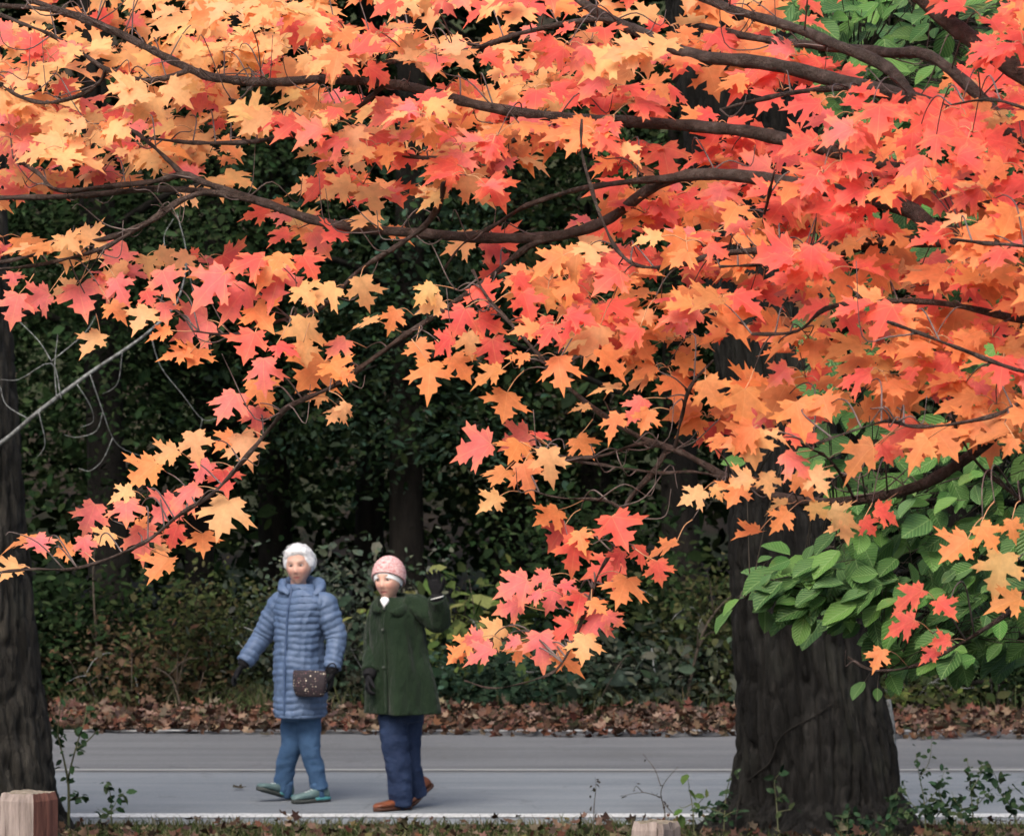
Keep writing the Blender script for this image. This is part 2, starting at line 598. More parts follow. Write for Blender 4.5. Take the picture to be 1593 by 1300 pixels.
def near_verge():
    n = 26000
    x = RNG.uniform(-6.5, 6.5, n)
    y = RNG.uniform(24.6, 26.70, n) + .06 * np.sin(x * 5) * RNG.random(n)
    z = np.array([ground_z(a, b) for a, b in zip(x, y)]) - .005
    h = RNG.uniform(.02, .085, n)
    lean = RNG.normal(0, .45, (n, 2))
    w = RNG.uniform(.003, .006, n)
    ang = RNG.uniform(0, math.pi, n)
    b = np.stack([x, y, z], -1)
    s = np.stack([np.cos(ang), np.sin(ang), ang * 0], -1) * w[:, None]
    m = b + np.stack([lean[:, 0] * h * .4, lean[:, 1] * h * .4, h * .6], -1)
    t = b + np.stack([lean[:, 0] * h * 1.3, lean[:, 1] * h * 1.3, h], -1)
    V = np.stack([b - s, b + s, m + s * .7, m - s * .7, t], 1).reshape(-1, 3)
    base = np.arange(n) * 5
    F = [(i, i + 1, i + 2, i + 3) for i in base] 
    F2 = [(i + 3, i + 2, i + 4) for i in base]
    col = np.repeat(pick([(.03, .045, .015), (.045, .055, .02), (.085, .08, .04), (.022, .034, .012), (.10, .09, .06)], n), 5, axis=0)
    me = mesh_from(V, F + F2, False, col)
    o = link('verge_grass', me, M['grass'])
    tag(o, 'short thin grass on the near verge in front of the road', 'grass', kind='stuff')
    n = 1500
    x = RNG.uniform(-6.5, 6.5, n)
    y = 26.62 - RNG.random(n) ** .8 * 2.0
    z = np.array([ground_z(a, b) for a, b in zip(x, y)]) + .03 + .05 * RNG.random(n)
    L = RNG.uniform(.03, .085, n)
    me = scatter(np.stack([x, y, z], -1), RNG.normal(0, .6, (n, 3)) + [0, -.2, 1], RNG.normal(0, 1, (n, 3)), L, L * .85,
                 pick(BROWN + [(.10, .085, .04), (.14, .12, .08), (.09, .055, .04)], n) * .72, LITTER)
    o = link('verge_leaves', me, M['litter'])
    tag(o, 'scattered brown dead leaves lying in the grass of the near verge', 'fallen leaves', kind='stuff')
near_verge()

# a few leaves lying on the asphalt
for i, (px, py, lab) in enumerate(((455, 1178, 'pale fallen leaf lying on the far lane behind the blue coat'),
                                   (362, 1236, 'small dark leaf lying on the near lane left of the sneakers'),
                                   (405, 1152, 'flat dark leaf at the far road edge left of the blue jeans'))):
    Yd = 19184 / (py - 564)
    p = P(px, py, Yd)
    me = scatter(np.array([(p.x, Yd, .05)]), np.array([(.1, -.3, 1.)]), np.array([(1, .2, 0.)]), np.array([.1]), np.array([.07]),
                 np.array([(.3, .22, .16) if i == 0 else (.05, .045, .035)]), LITTER)
    tag(link('fallen_leaf', me, M['litter']), lab, 'leaf', 'single leaves lying on the road')

# ------------------------------------------------------------------ forest
def stems(mb, base, h, n, spread, r0):
    for k in range(n):
        a = random.uniform(0, 6.28)
        tip = Vector((math.cos(a) * spread * random.uniform(.3, 1), math.sin(a) * spread * random.uniform(.3, 1), h * random.uniform(.6, 1)))
        mid = tip * .5 + Vector((random.uniform(-.1, .1), random.uniform(-.1, .1), h * .12))
        b = Vector(base)
        mb.add(*tube([b + Vector((0, 0, -.06)), b + mid * .5, b + mid, b + tip], [r0, r0 * .8, r0 * .6, r0 * .2], 5, 3))

def blob_points(n, c, r, clumps, cr):
    """points in leafy clumps inside an ellipsoid"""
    cc = RNG.normal(0, 1, (clumps, 3))
    cc = cc / np.linalg.norm(cc, axis=1)[:, None] * (RNG.random((clumps, 1)) ** .45)
    i = RNG.integers(0, clumps, n)
    p = cc[i] * np.array(r) + RNG.normal(0, 1, (n, 3)) * cr * np.array([1.2, 1.2, .55])
    return p + np.array(c)

def leaf_mass(n, c, r, clumps, cr, L, pal, jit=.35):
    p = blob_points(n, c, r, clumps, cr)
    tone = .38 + 1.15 * fbm(p * 1.15 + 40, 2)[:, None] ** 1.3 + .55 * (vnoise(p * 3.5) > .72)[:, None]
    p[:, 2] = np.maximum(p[:, 2], .06 + RNG.random(n) * .1)
    p += RNG.normal(0, .05, (n, 3))
    N = RNG.normal(0, .5, (n, 3)) + [0, -.45, .9]
    D = RNG.normal(0, 1, (n, 3)) + [0, -.3, -.5]
    l = L * np.exp(RNG.normal(-.12, .35, n))
    return scatter(p, N, D, l, l * RNG.uniform(.4, .85, n), pick(pal, n, jit) * tone)

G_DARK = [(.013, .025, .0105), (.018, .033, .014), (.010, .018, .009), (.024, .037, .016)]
G_OLIVE = [(.022, .032, .013), (.033, .042, .016), (.017, .023, .011), (.042, .041, .02)]
G_GREY = [(.028, .042, .03), (.04, .054, .04), (.02, .03, .02), (.055, .062, .046)]
G_YEL = [(.065, .085, .026), (.05, .075, .024), (.10, .11, .04), (.034, .052, .02)]
G_BLUE = [(.02, .04, .026), (.028, .05, .033), (.016, .03, .019), (.034, .055, .035)]
G_BROWN = [(.05, .035, .02), (.07, .045, .028), (.035, .028, .018), (.03, .04, .018)]

def shrub(px, top, w, Y, pal, n, L, label, cat='shrub', name='understory_shrub'):
    b = P(px, 1104, Y)
    base = Vector((b.x, Y, ground_z(b.x, Y)))
    H = P(px, top, Y).z - base.z
    R = w / F_PX * Y / 2
    r = empty(name, base, label, cat, 'understory shrubs along the forest edge')
    for k in range(7):
        mb = MB()
        stems(mb, base, H * .9, 1, R * .9, .012)
        mb.build('stem', M['forest_bark'], r)
    me = leaf_mass(int(n * 1.5), (base.x, Y, base.z + H * .50), (R * 1.2, .6, H * .52), 22, .27, L * .8, pal)
    o = link('foliage', me, M['forest_leaf'], r)
    o['kind'] = 'stuff'
    for k in range(5):
        a = Vector((base.x + random.uniform(-R, R), Y - random.uniform(.2, .6), base.z + H * random.uniform(.2, .8)))
        c = Vector((base.x, Y, base.z + H * random.uniform(.1, .5)))
        m = (a + c) / 2 + Vector((0, 0, random.uniform(.05, .25)))
        MB().add(*tube([c, m, a, a + (a - m) * .6 + Vector((0, 0, random.uniform(-.15, .1)))], [.007, .006, .0045, .002], 5, 5)).build('bare_twig', M['dry_stem'] if k % 2 else M['dead_branch'], r)
    return r
SHRUBS = [
 (70, 900, 150, 35.6, G_DARK, 2600, .10, 'dark green shrub just right of the grey-barked left trunk'),
 (205, 985, 150, 35.3, G_BROWN, 1500, .07, 'thin brownish shrub at the road edge behind the small sapling'),
 (330, 905, 150, 35.5, G_OLIVE, 2300, .07, 'olive brown shrub left of the swinging blue sleeve'),
 (520, 890, 170, 35.6, G_GREY, 2600, .08, 'grey-green shrub seen between the two walking women'),
 (715, 850, 120, 35.2, G_YEL, 330, .17, 'shrub with large yellow-green leaves beside the raised glove'),
 (760, 1010, 170, 34.9, G_BLUE, 2000, .09, 'low bluish green shrub right of the green coat'),
 (905, 800, 220, 36.0, G_DARK, 3600, .09, 'tall dark shrub behind the lowest hanging red leaves'),
 (1010, 985, 150, 35.0, G_GREY, 1500, .11, 'grey-green broad-leaved shrub left of the big oak trunk'),
 (1110, 880, 130, 35.4, G_OLIVE, 2200, .08, 'olive shrub touching the left side of the big oak trunk'),
 (1425, 1040, 130, 34.8, G_OLIVE + G_YEL[:1], 620, .11, 'low olive-green shrub right of the big oak trunk'),
 (1540, 990, 200, 35.6, G_DARK, 2600, .09, 'dark shrub in the lower right corner beyond the road'),
]
for s in SHRUBS: shrub(*s)

# grass tufts and weeds at the forest edge
def edge_weeds():
    n = 3400
    x = RNG.uniform(-6.5, 6.5, n)
    dens = fbm(np.stack([x * .9, x * 0 + 3, x * 0], -1))
    keep = RNG.random(n) < np.clip((dens - .35) * 4, 0.05, 1)
    x = x[keep]; n = len(x)
    y = RNG.uniform(34.2, 35.6, n)
    h = RNG.uniform(.10, .34, n)
    b = np.stack([x, y, x * 0 + .02], -1)
    lean = RNG.normal(0, .5, (n, 2))
    ang = RNG.uniform(-.8, .8, n)
    s = np.stack([np.cos(ang), np.sin(ang), ang * 0], -1) * RNG.uniform(.004, .009, n)[:, None]
    m = b + np.stack([lean[:, 0] * h * .35, lean[:, 1] * h * .35, h * .6], -1)
    t = b + np.stack([lean[:, 0] * h * 1.1, lean[:, 1] * h * 1.1, h * .9], -1)
    V = np.stack([b - s, b + s, m + s * .7, m - s * .7, t], 1).reshape(-1, 3)
    base = np.arange(n) * 5
    col = np.repeat(pick([(.036, .048, .02), (.05, .055, .027), (.028, .04, .017), (.07, .066, .04)], n), 5, axis=0)
    me = mesh_from(V, [(i, i + 1, i + 2, i + 3) for i in base] + [(i + 3, i + 2, i + 4) for i in base], False, col)
    tag(link('edge_grass', me, M['grass']), 'tall thin grass along the foot of the forest edge', 'grass', kind='stuff')
edge_weeds()

def forest_tree(px, Y, rad, lean, crown, label, top=13.0):
    b = P(px, 1100, Y)
    gz = ground_z(b.x, Y)
    r = empty('forest_tree', (b.x, Y, gz), label, 'tree', 'trees standing in the dark forest')
    pts = [Vector((b.x + lean * t + .06 * math.sin(t * 7 + px), Y, gz - .1 + t * top)) for t in np.linspace(0, 1, 7)]
    def dsp(s, th):
        return rad * .12 * (vnoise(np.stack([np.cos(th) * 3, np.sin(th) * 3, th * 0 + s * .9 + px], -1)) - .5)
    v, f = tube(pts, [rad * 1.25, rad, rad * .92, rad * .85, rad * .75, rad * .6, rad * .3], 14, 6, disp=dsp)
    mb = MB(); mb.add(v, f)
    mb.build('trunk', M['forest_bark'], r)
    for k in range(6):
        z0 = gz + random.uniform(2.2, 7)
        a = random.uniform(-2.9, -.2) if k < 4 else random.uniform(0, 3)
        ln = random.uniform(.9, 2.2)
        p0 = Vector((b.x + lean * z0 / top, Y, z0))
        p1 = p0 + Vector((math.cos(a) * ln * .5, math.sin(a) * ln * .5, .35))
        p2 = p0 + Vector((math.cos(a) * ln, math.sin(a) * ln, .2 + random.uniform(-.3, .6)))
        MB().add(*tube([p0, p1, p2], [rad * .28, rad * .18, .008], 6, 4)).build('limb', M['forest_bark'], r)
    n, zc, rx, rz, L, pal = crown
    me = leaf_mass(n, (b.x + lean * .4, Y - .2, gz + zc), (rx, 1.0, rz), 60, .3, L, pal)
    o = link('crown', me, M['forest_leaf'], r)
    o['kind'] = 'stuff'
for a in [
 (165, 37.2, .17, -.1, (8200, 3.6, 1.5, 2.6, .072, G_DARK), 'dark slim forest tree behind the leafy sapling on the left'),
 (312, 38.6, .12, .5, (8200, 3.3, 1.5, 2.4, .072, G_DARK), 'leaning dark forest tree left of the blue coat'),
 (430, 40.5, .15, .1, (8200, 4.2, 1.7, 2.6, .072, G_DARK), 'dark forest tree behind the white-haired woman'),
 (645, 38.2, .15, -.15, (8200, 3.0, 1.5, 2.2, .072, G_BLUE + G_DARK), 'straight dark trunk rising above the knitted hat'),
 (560, 41.5, .13, .3, (8200, 4.4, 1.6, 2.6, .072, G_DARK), 'far forest tree seen between the two women'),
 (780, 40.0, .14, .2, (8200, 3.4, 1.6, 2.6, .072, G_DARK + G_BLUE), 'forest tree right of the waving woman'),
 (935, 38.8, .13, -.3, (8200, 3.6, 1.5, 2.6, .072, G_DARK + G_OLIVE), 'forest tree behind the low red leaf cluster'),
 (1065, 37.4, .16, .05, (8200, 4.0, 1.5, 2.5, .072, G_DARK), 'forest tree just left of the big oak'),
 (1330, 39.0, .18, .2, (8200, 4.3, 1.6, 2.8, .072, G_DARK + G_OLIVE), 'forest tree hidden behind the big oak'),
 (1500, 38.0, .15, -.2, (8200, 4.0, 1.6, 2.8, .072, G_DARK), 'forest tree behind the green-leaved branch on the right'),
 (1640, 40.0, .2, .1, (8200, 4.2, 1.7, 2.8, .072, G_DARK), 'forest tree at the far right edge'),
 (-60, 38.8, .2, .1, (8200, 4.2, 1.7, 2.8, .072, G_DARK), 'forest tree behind the left trunk at the picture edge'),
]: forest_tree(*a)

def far_wood():
    n = 64000
    x = RNG.uniform(-13, 13, n)
    y = RNG.uniform(43, 49, n)
    z = RNG.random(n) ** .9 * 11 + .1
    N = RNG.normal(0, .5, (n, 3)) + [0, -.5, .8]
    D = RNG.normal(0, 1, (n, 3)) + [0, 0, -.5]
    l = RNG.uniform(.1, .26, n)
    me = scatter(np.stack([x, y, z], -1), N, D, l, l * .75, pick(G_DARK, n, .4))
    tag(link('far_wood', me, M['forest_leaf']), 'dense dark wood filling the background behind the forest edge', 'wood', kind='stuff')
    n = 26000  # unseen leaf layer added overhead to keep daylight out of the wood
    x = RNG.uniform(-15, 15, n)
    y = RNG.uniform(35.5, 50, n)
    z = 7.6 + RNG.random(n) * 4.5 + .4 * np.sin(x * 1.3 + y)
    l = RNG.uniform(.22, .42, n)
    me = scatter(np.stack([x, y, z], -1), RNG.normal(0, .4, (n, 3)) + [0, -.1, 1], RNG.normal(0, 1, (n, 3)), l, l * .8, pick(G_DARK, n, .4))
    tag(link('shade_canopy', me, M['forest_leaf']), 'unseen leaf canopy added above the forest edge to darken the wood', 'canopy', kind='stuff')
far_wood()

# pale dead stems inside the forest edge
def bare_stem(pts, Y, r, label):
    q = [P(x, y, Y) for x, y in pts]
    root = empty('bare_stem', (q[0].x, Y, ground_z(q[0].x, Y)), label, 'stem', 'pale bare stems at the forest edge')
    q[0].z = ground_z(q[0].x, Y) - .05
    MB().add(*tube(q, np.linspace(r, r * .4, len(q)), 6, 5)).build('stem', M['dry_stem'], root)
    for k in range(3):
        i = random.randrange(1, len(q) - 1)
        a = q[i]
        e = a + Vector((random.uniform(-.35, .35), random.uniform(-.2, .1), random.uniform(.1, .4)))
        MB().add(*tube([a, (a + e) / 2 + Vector((0, 0, .05)), e], [r * .5, r * .4, r * .15], 5, 3)).build('side_twig', M['dry_stem'], root)
for pts, Y, r, lab in (
 ([(285, 1115), (275, 1075), (262, 1050), (235, 1035)], 34.5, .012, 'pale bare stem rising from the leaf drift left of the blue sleeve'),
 ([(1062, 1110), (1085, 1010), (1110, 955), (1150, 915)], 34.6, .016, 'pale slanting stem leaning towards the big oak'),
 ([(742, 1110), (735, 1040), (738, 960), (730, 900)], 34.9, .008, 'thin upright stem right of the green coat'),
 ([(155, 1110), (150, 1000), (145, 900), (150, 820)], 35.2, .012, 'thin dark stem beside the grey left trunk'),
): bare_stem(pts, Y, r, lab)

# ------------------------------------------------------------------ the two big roadside trunks
def big_trunk(name, outline, Y, mat, label, seed, depth=1.0, top_extra=3.5):
    """outline: rows (py, left px, right px) from the foot upwards"""
    rows = sorted(outline, reverse=True)
    C = []
    for py, l, r in rows:
        c = P((l + r) / 2, py, Y)
        C.append((c.x, Y, c.z, (r - l) / 2 * Y / F_PX))
    z0 = ground_z(C[0][0], Y)
    a, b = C[0], C[-1]
    C = [(a[0], Y, z0 - .15, a[3] * 1.12)] + C
    p, q = C[-2], C[-1]
    C.append((q[0] + (q[0] - p[0]) * 1.5, Y, q[2] + top_extra, q[3] * .86))
    C = np.array(C)
    # even spacing in height
    zs = np.arange(C[0, 2], C[-1, 2], .018)
    col = [np.interp(zs, C[:, 2], C[:, k]) for k in (0, 3)]
    ns = 300 if seed < 5 else 220
    th = np.linspace(0, 2 * math.pi, ns, endpoint=False)
    Z, T = np.meshgrid(zs, th, indexing='ij')
    X0, R = col[0][:, None], col[1][:, None]
    foot = np.clip((z0 + .75 - Z) / .75, 0, 1) ** 2
    butt = 1 + foot * .13 * (np.cos(T * 5 + seed) + .6 * np.cos(T * 3 + 1 + seed))
    q = np.stack([np.cos(T) * R * 27 + seed, np.sin(T) * R * 27, Z * 2.7], -1).reshape(-1, 3)
    wv = (fbm(q * .5 + 7, 2) - .5)[:, None] * np.array([[.9, .9, 0]])
    q = q + wv
    n1 = np.abs(vnoise(q) - .5) * 2
    n2 = np.abs(vnoise(q * np.array([2.1, 2.1, 1.7]) + 31) - .5) * 2
    n3 = fbm(q * np.array([5, 5, 6]), 2)
    ridge = (np.clip(n1, 0, .32) / .32) ** .8 * .75 + (np.clip(n2, 0, .4) / .4) * .25
    cross = np.clip(np.abs(vnoise(np.stack([q[:, 0] * .6, q[:, 1] * .6, q[:, 2] * 2.6], -1) + 90) - .5) / .12, 0, 1)
    d = ((ridge * (0.78 + .22 * cross) - .5) * .056 + (n3 - .5) * .010).reshape(Z.shape) * depth
    rr = R * butt + d
    V = np.stack([X0 + np.cos(T) * rr, Y + np.sin(T) * rr, Z], -1).reshape(-1, 3)
    root = empty(name, (C[0, 0], Y, z0), label, 'tree')
    me = mesh_from(V, np.array([f for f in grid_faces(len(zs), ns, False)]))
    link('trunk', me, mat, root)
    return root, C

OAK = [(1300, 1104, 1448), (1262, 1130, 1424), (1235, 1150, 1404), (1150, 1152, 1387), (1050, 1149, 1362), (950, 1143, 1345), (850, 1140, 1326), (780, 1138, 1310),
       (600, 1122, 1290), (450, 1105, 1277), (150, 1060, 1262), (-60, 1030, 1245)]
oak, OC = big_trunk('oak_tree', OAK, 25.95, M['oak_bark'], 'big dark furrowed oak trunk on the right, in front of the road', 3.0)
LEFT = [(1300, -260, 108), (1240, -245, 90), (1150, -235, 74), (1050, -225, 58), (950, -218, 48), (850, -212, 38), (700, -205, 26), (500, -195, 12), (200, -185, 0), (-60, -175, -10)]
loak, LC = big_trunk('oak_tree', LEFT, 25.6, M['oak_bark_grey'], 'grey furrowed trunk cut by the left picture edge', 9.0)

def limbs(root, C, n, mat, seed, z0=6.0):
    r = random.Random(seed)
    for k in range(n):
        z = z0 + k * .5
        x = float(np.interp(z, C[:, 2], C[:, 0])); y = C[0, 1]
        a = r.uniform(0, 6.28); ln = r.uniform(1.5, 3)
        p0 = Vector((x, y, z)); d = Vector((math.cos(a), math.sin(a), .5))
        MB().add(*tube([p0, p0 + d * ln * .5, p0 + d * ln + Vector((0, 0, .3))], [.14, .09, .03], 8, 5)).build('limb', mat, root)
limbs(oak, OC, 4, M['oak_bark'], 1)
limbs(loak, LC, 3, M['oak_bark_grey'], 2)

# lichen-grey dead branch on the left trunk
def dead_branch():
    Y0 = 24.9
    pts = [(-90, 745), (0, 690), (60, 640), (140, 580), (200, 540), (236, 512), (275, 470), (290, 400), (275, 330)]
    q = [P(x, y, Y0 + .5 * math.exp(-i * .8)) for i, (x, y) in enumerate(pts)]
    b = MB().add(*tube(q, [.018, .0135, .0125, .011, .0095, .008, .006, .004, .002], 8, 5)).build('dead_branch', M['dead_branch'], loak)
    tw = [[(140, 582), (160, 640), (175, 680), (195, 700), (240, 715)], [(175, 682), (160, 715), (140, 732), (122, 728)],
          [(234, 520), (250, 570), (285, 615), (315, 652), (340, 650)], [(315, 652), (310, 675), (306, 690)],
          [(120, 598), (140, 630), (145, 655), (125, 665)], [(95, 620), (80, 565), (30, 590), (0, 590)],
          [(80, 562), (130, 520), (150, 490)], [(80, 562), (60, 530), (20, 490)], [(60, 640), (70, 690), (55, 715)],
          [(45, 652), (10, 630), (0, 600)], [(190, 548), (185, 590), (175, 605), (160, 612)], [(88, 618), (85, 570), (90, 520)],
          [(290, 400), (300, 450), (320, 500), (330, 560)], [(250, 470), (262, 420), (255, 370), (270, 340)],
          [(160, 640), (150, 670), (120, 680), (100, 676)]]
    for t in tw:
        w = [P(x, y, Y0 + .07 * k) for k, (x, y) in enumerate(t)]
        MB().add(*tube(w, np.linspace(.004, .0016, len(w)), 5, 4)).build('twig', M['dead_branch'], b)
dead_branch()

# ------------------------------------------------------------------ maple
HALF = [(0.0, 0.0), (.10, -.055), (.24, -.10), (.29, -.03), (.43, -.02), (.35, .07), (.40, .13), (.30, .19), (.40, .26), (.56, .26), (.53, .35), (.735, .475),
        (.545, .475), (.55, .59), (.41, .50), (.31, .47), (.17, .43), (.20, .57), (.36, .65), (.235, .69), (.235, .815), (.10, .82), (.0, 1.09)]
def maple_template(seed):
    r = random.Random(seed)
    sx, sy = r.uniform(.84, 1.12), 1
    R = [Vector((x * sx + r.uniform(-.018, .018) * (x > 0), y + r.uniform(-.018, .018))) for x, y in HALF]
    Lh = [Vector((-x * sx * r.uniform(.97, 1.03) + r.uniform(-.018, .018), y + r.uniform(-.018, .018))) for x, y in HALF[1:-1]]
    out = R + Lh[::-1]
    inner = [Vector((0, .2)), Vector((0, .45)), Vector((0, .7)), Vector((.28, .3)), Vector((-.28, .3)), Vector((.45, .42)), Vector((-.45, .42)), Vector((.2, .08)), Vector((-.2, .08))]
    v, e, f, *_ = delaunay_2d_cdt(out + inner, [], [list(range(len(out)))], 1, 1e-5)
    v = np.array([(a.x, a.y) for a in v])
    droop, fold, curl, twist = r.uniform(-.02, .42), r.uniform(-.05, .42), r.uniform(-.15, .38), r.uniform(-.4, .4)
    x, y = v[:, 0], v[:, 1]
    z = fold * np.abs(x) - droop * np.clip(y, 0, 2) ** 2 - curl * (np.abs(x) ** 2) * 1.6 + twist * x * y
    z += .03 * np.sin(x * 14 + seed) * np.cos(y * 11)
    # margin tint 0 (vein centre) .. 1 (tips)
    dist = np.sqrt((x / .62) ** 2 + ((y - .32) / .68) ** 2)
    m = np.clip((dist - .40) / .62, 0, 1)
    return np.stack([x, y, z], -1), [tuple(q) for q in f], m
TEMPL = [maple_template(s) for s in range(24)]
LEAF_ME = []
for i, (v, f, m) in enumerate(TEMPL):
    me = mesh_from(v, f, True, np.repeat(m[:, None], 3, 1), v[:, :2], 'maple_leaf')
    me.materials.append(M['maple_leaf'])
    LEAF_ME.append(me)

PAL = {'p': (.95, .215, .20), 'r': (.91, .135, .11), 'o': (.93, .31, .12), 'y': (.95, .52, .235), 'd': (.70, .27, .10)}  # the dull orange puts the shade on shaded leaves into the blade colour
EDGE_K = {'p': .6, 'r': .42, 'o': .75, 'y': .5, 'd': .35}
def maple_Y(px):
    return 10.9 - 2.3 * px / 1593.0

# branches: pixel course, thickness (px), distance at both ends
BR = [
 ([(2050, 560, 60), (1850, 430, 40), (1600, 335, 30), (1400, 262, 25), (1200, 212, 21), (1100, 198, 19), (960, 188, 18), (870, 183, 17), (750, 165, 16), (660, 140, 15), (600, 130, 14), (500, 123, 14), (440, 128, 14), (390, 127, 14), (330, 120, 14), (290, 105, 13), (230, 75, 12), (150, 35, 10), (60, 5, 8), (-80, -40, 5)], 9.0, 10.9),
 ([(2050, 430, 60), (1800, 330, 40), (1600, 225, 30), (1420, 155, 26), (1320, 130, 24), (1200, 100, 22), (1080, 86, 20), (1000, 52, 18), (930, 20, 16), (850, -40, 13), (740, -110, 9)], 8.9, 10.2),
 ([(1420, 155, 20), (1380, 105, 20), (1300, 70, 18), (1240, 45, 16), (1150, 18, 14), (1060, -15, 11), (950, -60, 8)], 9.1, 10.0),
 ([(2050, 330, 60), (1800, 230, 42), (1600, 120, 32), (1490, 45, 27), (1410, -25, 23), (1330, -120, 18)], 8.8, 9.2),
 ([(1600, 225, 20), (1460, 95, 18), (1380, 82, 17), (1280, 72, 15), (1180, 60, 12), (1090, 40, 9)], 9.2, 10.1),
 ([(1850, 470, 44), (1600, 385, 32), (1400, 320, 26), (1250, 288, 22), (1130, 272, 20), (1060, 275, 18), (1005, 298, 17), (940, 345, 17), (860, 368, 17), (760, 370, 17), (680, 365, 16), (560, 355, 15), (480, 340, 14), (400, 312, 13), (330, 300, 11), (240, 294, 10), (120, 305, 9), (0, 308, 8), (-90, 312, 6)], 9.0, 10.8),
 ([(400, 312, 11), (320, 285, 11), (285, 272, 10), (240, 282, 9), (170, 290, 8), (90, 296, 7), (60, 270, 6), (20, 245, 4)], 10.4, 10.7),
 ([(400, 312, 10), (330, 300, 9), (285, 310, 9), (230, 345, 9), (170, 370, 8), (110, 380, 7), (40, 400, 6), (-40, 415, 5)], 10.3, 10.6),
 ([(285, 310, 7), (250, 335, 7), (190, 370, 7), (150, 390, 6), (60, 412, 5), (-20, 420, 4)], 10.3, 10.5),
 ([(285, 272, 8), (235, 225, 6), (200, 200, 5), (160, 190, 3)], 10.4, 10.7),
 ([(1060, 275, 13), (960, 285, 9), (890, 297, 8), (820, 320, 7), (770, 350, 6), (720, 380, 4), (690, 420, 3)], 9.4, 10.0),
 ([(690, 285, 9), (685, 315, 9), (660, 352, 9), (625, 378, 8), (560, 420, 7), (525, 455, 7), (490, 485, 6), (430, 500, 5), (360, 520, 4), (300, 515, 3)], 9.8, 10.2),
 ([(860, 368, 9), (820, 385, 9), (770, 425, 9), (720, 462, 9), (640, 515, 8), (570, 565, 8), (520, 600, 7), (450, 632, 8), (425, 660, 7), (375, 720, 7), (330, 768, 6), (280, 800, 6), (230, 840, 5), (170, 868, 5), (110, 885, 4), (50, 885, 4), (-20, 892, 3)], 9.6, 10.2),
 ([(2050, 640, 60), (1850, 560, 36), (1600, 640, 23), (1510, 708, 19), (1430, 755, 17), (1330, 778, 15), (1240, 778, 14), (1180, 762, 13), (1130, 742, 12), (1060, 703, 10), (1000, 682, 9), (930, 640, 8), (870, 588, 7), (810, 520, 6), (760, 465, 5), (735, 420, 4)], 8.9, 9.6),
 ([(1045, 695, 8), (1015, 735, 8), (980, 775, 8), (970, 800, 7), (955, 850, 6), (930, 895, 5), (905, 965, 5), (875, 1030, 4), (840, 1054, 2), (770, 1070, 2), (722, 1058, 1.5)], 9.4, 9.3),
 ([(1060, 703, 6), (1000, 690, 6), (940, 708, 5), (890, 712, 5), (845, 704, 4)], 9.5, 9.4),
 ([(1180, 762, 6), (1090, 735, 5), (1020, 735, 4), (930, 722, 4), (880, 715, 3)], 9.4, 9.4),
 ([(975, 795, 4), (940, 778, 4), (880, 775, 3), (840, 768, 2)], 9.4, 9.3),
 ([(1700, 590, 10), (1593, 578, 7), (1500, 545, 6), (1430, 518, 5), (1380, 500, 4)], 8.4, 8.3),
 ([(1700, 590, 9), (1593, 625, 7), (1550, 645, 6), (1480, 660, 5), (1420, 663, 5), (1380, 655, 4), (1320, 672, 3), (1270, 690, 3)], 8.4, 8.3),
 ([(1700, 400, 9), (1593, 383, 6), (1530, 378, 5), (1480, 372, 4)], 8.3, 8.2),
 ([(1700, 200, 9), (1593, 168, 6), (1540, 155, 4), (1480, 163, 3)], 8.2, 8.1),
 ([(1000, 52, 8), (930, 30, 8), (810, 52, 8), (740, 75, 7), (640, 92, 6), (560, 100, 5), (480, 85, 4)], 9.6, 10.3),
 ([(870, 183, 9), (850, 200, 9), (790, 220, 9), (735, 235, 8), (650, 245, 6), (540, 215, 5)], 9.6, 10.2),
 ([(600, 130, 9), (560, 165, 7), (500, 200, 8), (430, 215, 8), (370, 222, 7), (300, 222, 6), (230, 215, 4)], 10.1, 10.6),
 ([(290, 118, 8), (240, 125, 8), (190, 118, 8), (160, 105, 8), (130, 85, 7), (80, 55, 6), (30, 35, 5), (-30, 10, 4)], 10.4, 10.7),
 ([(162, 110, 7), (155, 128, 7), (120, 150, 7), (70, 160, 6), (30, 150, 5), (0, 130, 4), (-30, 100, 3)], 10.4, 10.7),
 ([(205, 70, 7), (150, 40, 8), (90, 18, 8), (20, 10, 7), (-50, 8, 6)], 10.6, 10.9),
 ([(905, 185, 3), (905, 235, 4), (922, 300, 5), (940, 350, 5), (965, 395, 5), (1000, 415, 6), (1060, 412, 8), (1120, 395, 9), (1250, 385, 12), (1400, 375, 16), (1600, 400, 22)][::-1], 8.9, 9.3),
 ([(1360, 400, 10), (1300, 395, 11), (1240, 398, 9), (1200, 410, 6), (1120, 415, 4)], 8.9, 9.2),
 ([(1600, 500, 12), (1450, 470, 9), (1300, 475, 7), (1240, 515, 5), (1170, 520, 4)], 8.8, 8.9),
 ([(1700, 880, 12), (1600, 915, 8), (1565, 955, 7), (1490, 1003, 6), (1425, 1035, 5), (1360, 1042, 4), (1318, 1022, 3)], 8.9, 9.0),
 ([(1330, 778, 5), (1310, 740, 5), (1285, 710, 4), (1265, 700, 3)], 9.0, 8.9),
 ([(1120, 170, 4), (1230, 145, 8), (1330, 128, 10)][::-1], 9.1, 9.3),
 ([(1205, 265, 3), (1195, 310, 5), (1190, 350, 5), (1230, 385, 7)][::-1], 8.8, 8.8),
 ([(1110, 560, 4), (1075, 600, 5), (1060, 650, 5), (1050, 695, 6)][::-1], 9.4, 9.2),
 ([(1593, 780, 6), (1530, 730, 5), (1500, 690, 4), (1480, 650, 3)], 8.8, 8.7),
]
MX, MY = 2.62, 9.1
mz = ground_z(MX, MY)
maple = empty('maple_tree', (MX, MY, mz), 'orange and red maple whose leafy branches hang across the whole picture', 'tree')
